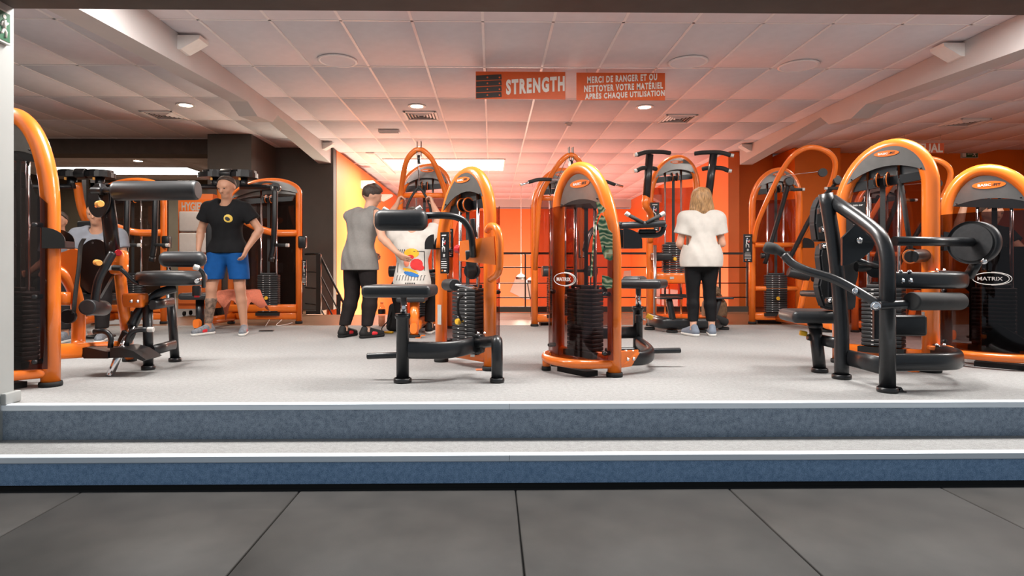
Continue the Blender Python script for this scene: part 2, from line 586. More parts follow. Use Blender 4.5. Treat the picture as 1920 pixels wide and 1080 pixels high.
# header and reveal of the opening the camera looks through
struct(MB().box((1.0, 2.93, 2.118 + 0.45), (14.0, 0.90, 0.90)), 'wall_header', 'dark_brown')
struct(MB().box((JX - 0.6, 2.93, (2.118 + Z2) / 2), (1.2, 0.90, 2.118 - Z2)), 'wall_reveal', 'jamb_grey')
struct(MB().box((SX1 + 0.3, 2.93, (2.118 + Z2) / 2), (0.6, 0.90, 2.118 - Z2)), 'wall_reveal', 'jamb_grey')
struct(MB().box((-6.9, 3.35, 1.2), (7.4, 0.1, 3.2)), 'wall_front', 'grey_wall')
struct(MB().box((8.4, 3.35, 1.2), (2.4, 0.1, 3.2)), 'wall_front', 'grey_wall')
struct(MB().rbox((JX + 0.012, 3.345, 0.032), (0.03, 0.11, 0.06), 0.006), 'baseboard_reveal', 'jamb_grey')

# haunched portal beams
prof = [(3.38, 0.0), (3.38, 0.385), (7.15, 0.185), (7.45, 0.28), (7.95, 0.235), (8.15, 0.095), (10.83, 0.275), (10.83, 0.0)]
for nm, xa, xb in (('beam', -3.02, -2.80), ('beam', 4.35, 4.57)):
    b = MB()
    b.prism([(y, -d) for y, d in prof], ((xa + xb) / 2, 0, CEIL), (0, 1, 0), (0, 0, 1), (1, 0, 0), xb - xa)
    struct(b, 'trim_beam', 'beam_white')

# suspended ceiling: white tiles in a T-bar grid
ceil = struct(MB().box(((XL + XR) / 2, 11.3, CEIL + 0.10), (XR - XL, 16.2, 0.05)), 'ceiling', 'tile_white')
GX0, GY0, TW, TD = -0.08, 5.27, 0.6, 1.2
tile0 = None
def tile_at(i, j):
    global tile0
    c = (GX0 + (i + 0.5) * TW, GY0 + (j + 0.5) * TD, CEIL + 0.012)
    if tile0 is None:
        tile0 = MB().rbox((0, 0, 0), (TW - 0.006, TD - 0.006, 0.016), 0.003, seg=1).build('ceiling_tile', 'tile_white', ceil)
        tile0.location = c
    else:
        copy_part(tile0, ceil, c)
def bar(x0_, x1_, y0_, y1_):
    MB().box(((x0_ + x1_) / 2, (y0_ + y1_) / 2, CEIL + 0.002), (x1_ - x0_, y1_ - y0_, 0.006)).build('grid_bar', 'tbar', ceil)
I0, I1 = -13, 15
for i in range(I0, I1):
    for j in range(0, 5):
        tile_at(i, j)
for i in range(-5, 8):
    for j in range(5, 12):
        if GX0 + (i + 0.5) * TW < LW or GX0 + (i + 0.5) * TW > RW + 0.2:
            continue
        if j in (5, 6) and i in (-3, -2, -1, 0) and False:
            continue
        tile_at(i, j)
for i in range(-16, -7):
    for j in range(5, 8):
        tile_at(i, j)
for i in range(I0, I1 + 1):
    x = GX0 + i * TW
    y1 = 19.0 if LW < x < RW else (14.9 if x < -4.3 else 11.3)
    bar(x - 0.012, x + 0.012, 3.4, y1)
for j in range(0, 5):
    y = GY0 + j * TD
    bar(GX0 + I0 * TW, GX0 + I1 * TW, y - 0.010, y + 0.010)
for j in range(5, 12):
    y = GY0 + j * TD
    bar(LW, RW, y - 0.010, y + 0.010)
    if j < 8:
        bar(XL, -4.3, y - 0.010, y + 0.010)
# plain strip above the opening with the hidden lamp row
struct(MB().box(((XL + XR) / 2, 4.33, CEIL + 0.012), (XR - XL, 1.87, 0.02)), 'ceiling', 'tile_white')

# ---------------------------------------------------------------- ceiling fittings
def downlight(x, y, label):
    t = thing('downlight', (x, y, CEIL), label, 'light', 'recessed ceiling spots')
    MB().lathe((x, y, CEIL), [(0.075, 0.0), (0.115, 0.0), (0.118, -0.006), (0.112, -0.010), (0.082, -0.008), (0.075, 0.0)], 28).build('trim_ring', 'frame_white', t)
    MB().lathe((x, y, CEIL), [(0.001, -0.001), (0.082, -0.001), (0.080, -0.007), (0.001, -0.007)], 28).build('lamp_lens', 'lamp_glow', t)
places = ['round recessed ceiling spot beside the black vent left of the left beam',
          'round recessed ceiling spot above the grey vent near the left pulldown station',
          'round recessed ceiling spot just below the notice in French',
          'round recessed ceiling spot right of the right ceiling beam',
          'round recessed ceiling spot far to the right near the orange side wall',
          'round recessed ceiling spot far to the left near the dark side wall']
for (x, y), l in zip(DOWN, places):
    downlight(x, y, l)
downlight(-6.9, 12.2, 'small recessed ceiling spot in front of the bright panel behind the dark header')

def light_panel(x, y, sx, sy, label):
    t = thing('ceiling_light_panel', (x, y, CEIL), label, 'light', 'flat ceiling light panels')
    mb = MB()
    for a, c, s in ((1, (sx / 2 + 0.015, 0), (0.03, sy + 0.06)), (1, (-sx / 2 - 0.015, 0), (0.03, sy + 0.06)), (1, (0, sy / 2 + 0.015), (sx, 0.03)), (1, (0, -sy / 2 - 0.015), (sx, 0.03))):
        mb.box((x + c[0], y + c[1], CEIL - 0.008), (s[0], s[1], 0.02))
    mb.build('frame', 'frame_white', t)
    MB().box((x, y, CEIL - 0.006), (sx, sy, 0.01)).build('diffuser', 'panel_glow', t)
light_panel(-0.92, 12.55, 2.3, 1.3, 'bright flat light panel in the pink ceiling above the stairwell')
light_panel(-7.75, 13.4, 2.9, 1.0, 'bright flat light panel in the ceiling behind the dark header')
for i, (x, y) in enumerate(NEAR):
    light_panel(x, y, 1.2, 0.6, 'flat light panel in the ceiling strip right behind the dark header of the opening')

t = thing('ceiling_strip', (-2.2, 12.5, CEIL), 'slim pale strip fixture in the ceiling between bright panel and lit orange wall', 'light fixture')
MB().box((-2.21, 12.5, CEIL - 0.010), (0.15, 2.5, 0.022)).build('housing', 'frame_white', t)
for yy in (11.85, 13.15):
    MB().box((-2.21, yy, CEIL - 0.023), (0.11, 1.1, 0.006)).build('diffuser', 'tbar', t)
def vent(u, v, label):
    p = G(u, v, CEIL) if False else None
    Y = F_PX * (CEIL - CAMZ) / (PCY - v)
    q = P(u, v, Y)
    x, y = q.x, q.y
    t = thing('ceiling_vent', (x, y, CEIL), label, 'vent', 'square ceiling air vents')
    s = 0.21
    mb = MB()
    for dx, dy, sx, sy in ((s, 0, 0.03, 2 * s + 0.03), (-s, 0, 0.03, 2 * s + 0.03), (0, s, 2 * s, 0.03), (0, -s, 2 * s, 0.03)):
        mb.box((x + dx, y + dy, CEIL - 0.006), (sx, sy, 0.018))
    mb.build('frame', 'frame_white', t)
    MB().box((x, y, CEIL - 0.001), (2 * s, 2 * s, 0.004)).build('backing', 'vent_dark', t)
    for k in range(1, 5):
        r = s * k / 5
        mb = MB()
        for ang in range(4):
            c, sn = math.cos(ang * PI / 2), math.sin(ang * PI / 2)
            M = Matrix.Translation((x, y, CEIL - 0.006)) @ Matrix.Rotation(ang * PI / 2, 4, 'Z') @ Matrix.Translation((0, r, 0)) @ Matrix.Rotation(R(35), 4, 'X')
            mb.box((0, 0, 0), (2 * r, 0.028, 0.003), M)
        mb.build('louvre', 'frame_white' if False else 'tbar', t)
vent(308, 218, 'square louvred ceiling vent, dark, left of the left ceiling beam')
vent(790, 217, 'square louvred ceiling vent below the spot near the left pulldown station')
vent(1270, 221, 'square louvred ceiling vent right of the notice in French')
vent(1808, 226, 'square louvred ceiling vent right of the right ceiling beam')

def ceil_pt(u, v):
    return P(u, v, F_PX * (CEIL - CAMZ) / (PCY - v))
for u, v, l in ((633, 115, 'round flat ceiling loudspeaker near the left ceiling beam'),
                (1290, 114, 'round flat ceiling loudspeaker above the notice in French'),
                (1497, 120, 'round flat ceiling loudspeaker near the right ceiling beam')):
    p = ceil_pt(u, v)
    t = thing('ceiling_speaker', (p.x, p.y, CEIL), l, 'loudspeaker', 'round ceiling loudspeakers')
    MB().lathe((p.x, p.y, CEIL), [(0.17, 0.002), (0.198, 0.0), (0.20, -0.008), (0.175, -0.014), (0.168, -0.008)], 32).build('rim', 'tbar', t)
    MB().lathe((p.x, p.y, CEIL), [(0.001, -0.004), (0.17, -0.004), (0.17, -0.009), (0.001, -0.010)], 32).build('grille', 'tile_white', t)
p = ceil_pt(1066, 231)
t = thing('smoke_detector', (p.x, p.y, CEIL), 'small round white smoke detector on a ceiling grid bar', 'smoke detector')
MB().lathe((p.x, p.y, CEIL), [(0.001, 0.0), (0.05, 0.0), (0.052, -0.012), (0.045, -0.022), (0.001, -0.022)]).build('base', 'frame_white', t)
MB().lathe((p.x, p.y, CEIL), [(0.03, -0.02), (0.036, -0.03), (0.028, -0.045), (0.001, -0.048)]).build('sensor_head', 'tbar', t)
p = ceil_pt(730, 245)
t = thing('emergency_light', (p.x, p.y, CEIL), 'slim white emergency light box on the ceiling', 'light')
MB().rbox((p.x, p.y, CEIL - 0.02), (0.32, 0.12, 0.045), 0.012).build('housing', 'frame_white', t)
MB().rbox((p.x, p.y, CEIL - 0.047), (0.29, 0.095, 0.02), 0.008).build('lens_cover', 'tbar', t)

def wedge(loc, rz, label, s=0.2):
    t = thing('wall_wedge', loc, label, 'light fixture', 'white wedge fixtures under the ceiling')
    M = Matrix.Translation(loc) @ Matrix.Rotation(rz, 4, 'Z')
    MB().prism([(0, 0), (s, 0), (s * 0.96, -0.03), (0.03, -s * 0.62), (0, -s * 0.62)], (0, 0, 0), (1, 0, 0), (0, 0, 1), (0, 1, 0), s * 0.9, M=M).build('housing', 'frame_white', t)
    c = Vector((s * 0.5, 0, -s * 0.34))
    MB().box((0, 0, 0), (s * 0.9, s * 0.75, 0.008), M @ Matrix.Translation(c) @ Matrix.Rotation(R(-32), 4, 'Y')).build('lens_cover', 'tbar', t)
wedge((-2.80, 5.65, CEIL - 0.02), 0, 'white wedge fixture where the left beam meets the ceiling near the opening')
wedge((-2.80, 10.35, CEIL - 0.02), 0, 'white wedge fixture at the far end of the left ceiling beam', 0.17)
wedge((4.35, 10.4, CEIL - 0.02), PI, 'white wedge fixture at the far end of the right ceiling beam', 0.17)
wedge((4.35, 5.73, CEIL - 0.02), PI, 'white wedge fixture where the right beam meets the ceiling near the opening')
wedge((LW, 13.2, CEIL - 0.25), 0, 'white wedge fixture high on the lit orange wall of the stairwell', 0.26)
wedge((LW, 15.6, CEIL - 0.25), 0, 'second white wedge fixture farther along the lit orange stairwell wall', 0.26)
wedge((RW, 15.6, CEIL - 0.25), PI, 'white wedge fixture high on the right orange wall of the stairwell', 0.30)

# ---------------------------------------------------------------- signs
def hang_sign(name, u0, u1, v0, v1, label):
    Y = 6.50
    a, c = P(u0, v0, Y), P(u1, v1, Y)
    t = thing(name, ((a.x + c.x) / 2, Y, c.z), label, 'sign')
    MB().box(((a.x + c.x) / 2, Y + 0.006, (a.z + c.z) / 2), (c.x - a.x, 0.012, a.z - c.z)).build('sign_board', 'sign_orange', t)
    for fx in (0.12, 0.88):
        x = a.x + (c.x - a.x) * fx
        MB().cyl((x, Y + 0.006, a.z), (x, Y + 0.006, CEIL), 0.003, 8).build('hanger', 'steel', t)
    return t, a, c
t, a, c = hang_sign('strength_sign', 892, 1060, 134, 186, 'orange hanging sign with weight plates and the word STRENGTH')
Wd = c.x - a.x
def on(tt, fx, fz):
    return Vector((a.x + (c.x - a.x) * fx, 6.498, c.z + (a.z - c.z) * fz))
for k in range(4):
    z0 = 0.02 + 0.215 * k
    pts = [(a.x + 0.004, z0), (a.x + 0.29 * Wd, z0 + 0.05), (a.x + 0.285 * Wd, z0 + 0.05 + 0.185), (a.x + 0.004, z0 + 0.185)]
    H = a.z - c.z
    pl = MB().prism([(x, c.z + H * f) for x, f in pts], (0, 6.499, 0), (1, 0, 0), (0, 0, 1), (0, 1, 0), 0.003).build('printed_plate', 'sign_dark', t)
    for fx in (0.13, 0.265):
        MB().lathe((a.x + fx * Wd, 6.497, c.z + H * (z0 + 0.115)), [(0.001, 0), (0.009, 0), (0.009, 0.002), (0.001, 0.002)], 10, axis=(0, -1, 0)).build('printed_dot', 'sign_orange', pl)
lettering('lettering', 'STRENGTH', 0.2, on(t, 0.665, 0.50), (1, 0, 0), (0, 0, 1), 'sign_white', t, bold=0.05, sx=0.6, shear=0.07, spacing=1.24, fit=0.655 * Wd, fith=(a.z - c.z) * 0.56)
t, a, c = hang_sign('notice_sign', 1081, 1247, 136, 188, 'orange hanging notice with three lines of white French capitals')
Wd = c.x - a.x
for body, fx, fz, fw in (('MERCI DE RANGER ET OU', 0.515, 0.79, 0.79), ('NETTOYER VOTRE MAT\u00c9RIEL', 0.53, 0.50, 0.89), ('APR\u00c8S CHAQUE UTILISATION', 0.545, 0.20, 0.90)):
    lettering('lettering', body, 0.1, on(t, fx, fz), (1, 0, 0), (0, 0, 1), 'sign_white', t, bold=0.042, sx=0.6, shear=0.05, spacing=1.22, fit=fw * Wd, fith=(a.z - c.z) * (0.30 if '\u00c9' in body or '\u00c8' in body else 0.25))
# cut-off sign on the right
Y = 9.6
a, c = P(1690, 268, Y), P(1770, 287, Y)
t = thing('virtual_sign', ((a.x + c.x) / 2, Y, c.z), 'red hanging sign reading VIRTUAL, mostly hidden by the dip machine arch', 'sign')
MB().box(((a.x + c.x) / 2, Y + 0.006, (a.z + c.z) / 2), (c.x - a.x, 0.012, a.z - c.z)).build('sign_board', 'sign_orange', t)
lettering('lettering', 'VIRTUAL', 0.2, ((a.x + c.x) / 2, Y - 0.003, (a.z + c.z) / 2), (1, 0, 0), (0, 0, 1), 'sign_white', t, bold=0.03, sx=0.6, fit=(c.x - a.x) * 0.94, fith=(a.z - c.z) * 0.9)
for x in (a.x + 0.05, c.x - 0.05):
    MB().cyl((x, Y + 0.006, a.z), (x, Y + 0.006, CEIL), 0.003, 8).build('hanger', 'steel', t)

def exit_sign(o, ax, label, wd=0.29, ht=0.12):
    ax = Vector(ax)
    ay = Vector((0, 0, 1))
    az = ax.cross(ay)
    t = thing('exit_sign', o, label, 'exit sign')
    o = Vector(o)
    def rect(x0_, x1_, z0_, z1_, d, th, nm, m, par):
        return MB().prism([(x0_, z0_), (x1_, z0_), (x1_, z1_), (x0_, z1_)], o + az * d, ax, ay, az, th).build(nm, m, par)
    bd = rect(-wd / 2 - 0.01, wd / 2 + 0.01, -ht / 2 - 0.01, ht / 2 + 0.01, 0.012, 0.024, 'sign_frame', 'cap_white', t)
    rect(-wd / 2, wd / 2, -ht / 2, ht / 2, 0.025, 0.003, 'sign_face', 'exit_green', t)
    rect(-wd * 0.48, -wd * 0.24, -ht * 0.42, ht * 0.42, 0.027, 0.002, 'door_symbol', 'sign_white', t)
    MB().prism([(-wd * .16, 0), (-wd * .10, ht * .1), (-wd * .10, ht * .03), (wd * .14, ht * .03), (wd * .14, -ht * .03), (-wd * .10, -ht * .03), (-wd * .10, -ht * .1)], o + az * 0.027, ax, ay, az, 0.002).build('arrow_symbol', 'sign_white', t)
    f = MB()
    q = o + az * 0.027
    def limb(pts, r):
        pts = [q + ax * (x * wd) + ay * (z * ht) for x, z in pts]
        f.tube(pts, r, 8)
    limb([(.30, .20), (.28, -.08)], 0.011)
    limb([(.30, .18), (.38, .08), (.42, .16)], 0.006)
    limb([(.30, .18), (.22, .10), (.19, -.02)], 0.006)
    limb([(.28, -.08), (.36, -.18), (.34, -.38)], 0.007)
    limb([(.28, -.08), (.24, -.24), (.16, -.28)], 0.007)
    f.lathe(q + ax * (.31 * wd) + ay * (.33 * ht) - az * 0.004, [(0.001, 0), (0.011, 0), (0.011, 0.006), (0.001, 0.006)], 10, axis=az)
    f.build('running_figure', 'sign_white', t)
q = P(1818, 289, 11.18)
exit_sign((q.x, 11.2, q.z), (1, 0, 0), 'green exit sign with running figure high on the orange back wall')
exit_sign((JX, 3.22, 1.985), (0, 1, 0), 'green exit sign in a pale frame on the light grey reveal of the opening', 0.20, 0.15)

# ---------------------------------------------------------------- railing, stair rail, pendants, murals
t = thing('railing', (1.0, WY + 0.04, 0.09), 'black steel railing with horizontal bars in front of the orange stairwell', 'railing')
xa, xb = -0.55, 4.23
MB().box(((xa + xb) / 2, WY + 0.04, 0.965), (xb - xa, 0.05, 0.035)).build('handrail', 'rail_black', t)
for z in (0.24, 0.475, 0.735):
    MB().cyl((xa, WY + 0.04, z), (xb, WY + 0.04, z), 0.009, 8).build('rail_bar', 'rail_black', t)
for x in (-0.53, 0.545, 1.62, 2.69, 3.76, 4.21):
    MB().box((x, WY + 0.04, 0.52), (0.035 if x in (3.76,) else 0.022, 0.022, 0.86)).build('post', 'rail_black', t)
# handrail of the stairs going down on the left
pp = G(598, 589)
t = thing('stair_rail', (pp.x, pp.y, 0), 'dark steel stair rail descending beside the lit orange wall', 'railing')
MB().box((pp.x, pp.y, 0.47), (0.07, 0.07, 0.94)).build('post', 'rail_black', t)
MB().rbox((pp.x - 0.1, pp.y + 0.03, 0.03), (0.2, 0.12, 0.06), 0.01).build('post_foot', 'rail_black', t)
p2 = Vector((pp.x + 0.25, pp.y + 0.25, 0))
MB().box((p2.x, p2.y + 0.0, -0.15), (0.06, 0.06, 0.9)).build('post', 'rail_black', t)
for k, z in enumerate((0.95, 0.66, 0.40, 0.14)):
    MB().tube([(pp.x, pp.y, z), (pp.x + 0.62, pp.y + 0.55, z - 1.55)], 0.018 if k == 0 else 0.011, 10).build('rail_bar', 'rail_black', t)
    MB().tube([(pp.x, pp.y, z), (pp.x - 0.36, pp.y + 0.5, z)], 0.018 if k == 0 else 0.011, 10).build('rail_bar', 'rail_black', t)
for u, v, Yp, l in ((977, 519, 15.5, 'left of the two white pendant lamps on long wires behind the railing'),
                    (998, 525, 15.0, 'right of the two white pendant lamps on long wires behind the railing')):
    q = P(u, v, Yp)
    t = thing('pendant_lamp', q, l, 'lamp', 'pendant lamps in the stairwell')
    MB().cyl((q.x, q.y, q.z + 0.1), (q.x, q.y, CEIL), 0.008, 6).build('wire', 'frame_white', t)
    MB().lathe(q, [(0.015, 0.11), (0.03, 0.08), (0.10, 0.04), (0.13, 0.0), (0.128, -0.01)], 20).build('lamp_shade', 'frame_white', t)
    MB().lathe(q, [(0.132, -0.06), (0.135, -0.01), (0.13, 0.0)], 20).build('rim', 'rail_black', t)
    pl = bpy.data.lights.new('pendant_light', 'POINT')
    pl.energy = 160
    pl.color = (1, 0.86, 0.68)
    pl.shadow_soft_size = 0.1
    po = bpy.data.objects.new('pendant_light', pl)
    po.location = (q.x, q.y, q.z - 0.12)
    COL.objects.link(po)
t = thing('wall_fill_lamp', (-1.5, 12.35, -0.85), 'unseen fill lamp added low in the stairwell to brighten the orange wall', 'lamp')  # housing for the added wall fill, hidden below the floor edge
MB().box((0, 0, 0), (0.10, 1.3, 0.6), Matrix.Translation((-1.49, 12.35, -0.80)) @ Matrix.Rotation(R(38), 4, 'Y')).build('housing', 'rail_black', t)  # part of the added wall fill lamp
MB().box((-1.40, 12.35, -1.95), (0.08, 0.08, 2.1)).build('fill_lamp_pole', 'rail_black', t)
t = thing('ceiling_fill_lamp', (1.0, 14.6, -2.9), 'unseen flat fill lamp added on the lower stairwell floor to brighten the ceiling', 'lamp')  # made-up box carrying the added ceiling fill, never in view
MB().rbox((1.0, 14.6, -2.88), (3.2, 3.2, 0.2), 0.03).build('housing', 'rail_black', t)  # part of the added ceiling fill lamp
def relief(pts, label):
    ps = [P(u, v, FW) for u, v in pts]
    c = sum(ps, Vector()) / len(ps)
    t = thing('wall_relief', (c.x, FW, c.z), label, 'wall art')
    MB().prism([(p.x, p.z) for p in ps], (0, FW - 0.03, 0), (1, 0, 0), (0, 0, 1), (0, 1, 0), 0.06).build('relief_panel', 'mural_grey', t)
    k = len(ps) // 2
    a_, b_ = ps[0].lerp(ps[1], 0.5), ps[k].lerp(ps[(k + 1) % len(ps)], 0.5)
    MB().tube([(a_.x, FW - 0.06, a_.z), (b_.x, FW - 0.06, b_.z)], 0.02, 6).build('fold_line', 'kerb', t)
relief([(968, 517), (1007, 529), (1004, 561), (984, 561), (956, 547)], 'grey angular relief on the orange wall behind the pendant lamps')
relief([(1170, 508), (1200, 506), (1222, 512), (1222, 522), (1168, 520)], 'long grey relief on the orange wall behind the right shielded machine')
# pale glazed panel low in the right stairwell wall
b = MB().box((RW - 0.02, 15.0, 0.02), (0.04, 2.2, 0.42))
win = struct(b, 'window_1', 'frame_white')
for y in (13.9, 14.63, 15.37, 16.1):
    MB().box((RW - 0.05, y, 0.05), (0.03, 0.05, 0.56)).build('window_bar', 'sign_orange', win)
MB().box((RW - 0.05, 15.0, 0.31), (0.03, 2.2, 0.16)).build('window_head', 'sign_orange', win)
# ================================================================== machine kit
def frame_matrix(C, ex):
    ex = Vector((ex[0], ex[1], 0)).normalized()
    ey = Vector((-ex.y, ex.x, 0))
    M = Matrix(((ex.x, ey.x, 0, C[0]), (ex.y, ey.y, 0, C[1]), (0, 0, 1, 0), (0, 0, 0, 1)))
    return M, ex, ey

def arch_pts(hw, H, zs, zb, n=14, z0=0.03):
    xa = -hw * 0.22
    pts = [(-hw, z0), (-hw, (z0 + zb) / 2)]
    for k in range(n + 1):
        a = PI - (PI / 2) * k / n
        pts.append((xa + (xa + hw) * math.cos(a), zb + (H - zb) * math.sin(a)))
    for k in range(1, n + 1):
        a = PI / 2 - (PI / 2) * k / n
        pts.append((xa + (hw - xa) * math.cos(a), zs + (H - zs) * math.sin(a)))
    pts += [(hw, (z0 + zs) / 2), (hw, z0)]
    return pts

def foot(mb_name, t, p, r=0.055, m='rubber'):
    p = Vector(p)
    MB().lathe((p.x, p.y, 0), [(0.001, 0.0), (r, 0.0), (r * 1.04, 0.012), (r, 0.028), (r * 0.9, 0.03)], 20).build('rubber_foot', m, t)

def bolt(t, p, ax, r=0.009, m='chrome'):
    MB().lathe(p, [(r * 1.5, 0), (r * 1.5, 0.003), (r, 0.004), (r, 0.010), (r * 0.6, 0.012), (0.001, 0.012)], 10, axis=ax).build('bolt', m, t)

def badge(t, o, ax, ay, wd, ht):
    az = Vector(ax).cross(Vector(ay))
    o = Vector(o)
    n = 28
    b = MB().prism([(wd / 2 * math.cos(2 * PI * k / n), ht / 2 * math.sin(2 * PI * k / n)) for k in range(n)], o, ax, ay, az, 0.006).build('badge', 'orange_badge', t)
    lettering('lettering', 'BASIC', ht * 0.5, o + az * 0.004 - Vector(ax) * wd * 0.13, ax, ay, 'white_print', b, bold=0.03, fit=wd * 0.40, fith=ht * 0.34)
    lettering('lettering', '-FIT', ht * 0.5, o + az * 0.004 + Vector(ax) * wd * 0.22, ax, ay, 'black_print', b, bold=0.03, fit=wd * 0.26, fith=ht * 0.34)
    return b

def placard(t, o, ax, az, wd=0.095, ht=0.30, title=None):
    ax, az = Vector(ax).normalized(), Vector(az).normalized()
    ay = Vector((0, 0, 1))
    o = Vector(o)
    MBp = MB().prism([(-wd / 2, -ht / 2), (wd / 2, -ht / 2), (wd / 2, ht / 2), (-wd / 2, ht / 2)], o, ax, ay, az, 0.012)
    b = MBp.build('instruction_placard', 'black_plastic', t)
    f = o + az * 0.0075
    def r_(x0, x1, z0, z1, m='white_print', nm='printed_line'):
        MB().prism([(x0 * wd, z0 * ht), (x1 * wd, z0 * ht), (x1 * wd, z1 * ht), (x0 * wd, z1 * ht)], f, ax, ay, az, 0.002).build(nm, m, b)
    if title:
        lettering('lettering', title, 0.02, f + ay * ht * 0.42, ax, ay, 'white_print', b, bold=0.02, fit=wd * 0.75, fith=ht * 0.035)
    else:
        r_(-0.28, 0.28, 0.41, 0.435)
    # little exercise pictogram
    g = MB()
    for pts, rr in (([(-.12, .30), (-.16, .17), (.08, .12), (.12, .02)], .006), ([(-.14, .26), (.10, .24), (.16, .30)], .004), ([(-.2, .14), (-.2, .02)], .004)):
        g.tube([f + ax * (x * wd) + ay * (z * ht) for x, z in pts], rr * wd / 0.095, 6)
    g.lathe(f + ax * (-.08 * wd) + ay * (.345 * ht), [(0.001, 0), (0.008, 0), (0.008, .003), (0.001, .003)], 10, axis=az)
    g.build('printed_figure', 'white_print', b)
    r_(0.02, 0.2, 0.20, 0.27, 'red_print')
    r_(-0.2, -0.05, 0.28, 0.33, 'blue_print')
    for k in range(2):
        r_(-0.10 + k * 0.14, -0.03 + k * 0.14, -0.10, -0.03, nm='printed_icon')
    r_(-0.3, 0.3, -0.155, -0.15)
    for k in range(4):
        r_(-0.36, 0.36 if k else 0.3, -0.22 - k * 0.05, -0.205 - k * 0.05)
    r_(-0.30, -0.14, -0.45, -0.41, 'orange_badge')
    r_(0.0, 0.26, -0.45, -0.42)
    return b

def cup(t, o, ax, ay_, wd=0.12, ht=0.155, dp=0.10):
    """bottle holder: round fronted black bin, o at its back bottom, ax outwards"""
    o, ax, ay_ = Vector(o), Vector(ax).normalized(), Vector(ay_).normalized()
    az = Vector((0, 0, 1))
    n = 9
    mb = MB()
    out, inn = [], []
    prof = []
    for k in range(n + 1):
        a = PI / 2 * k / n
        prof.append((wd * math.sin(a), ht * (0.35 + 0.65 * math.cos(a))))
    pts = [(0, 0)] + [(wd, 0)] + prof[::-1]
    for s in (-1, 1):
        mb.prism(pts, o + ay_ * s * dp / 2, ax, az, ay_, 0.006)
    mb.prism([(0, 0), (wd, 0), (wd, 0.006), (0, 0.006)], o, ax, az, ay_, dp)
    mb.prism([(wd - 0.006, 0), (wd, 0), (wd, ht * 0.35), (wd - 0.006, ht * 0.35)], o, ax, az, ay_, dp)
    mb.build('bottle_holder', 'black_plastic', t)

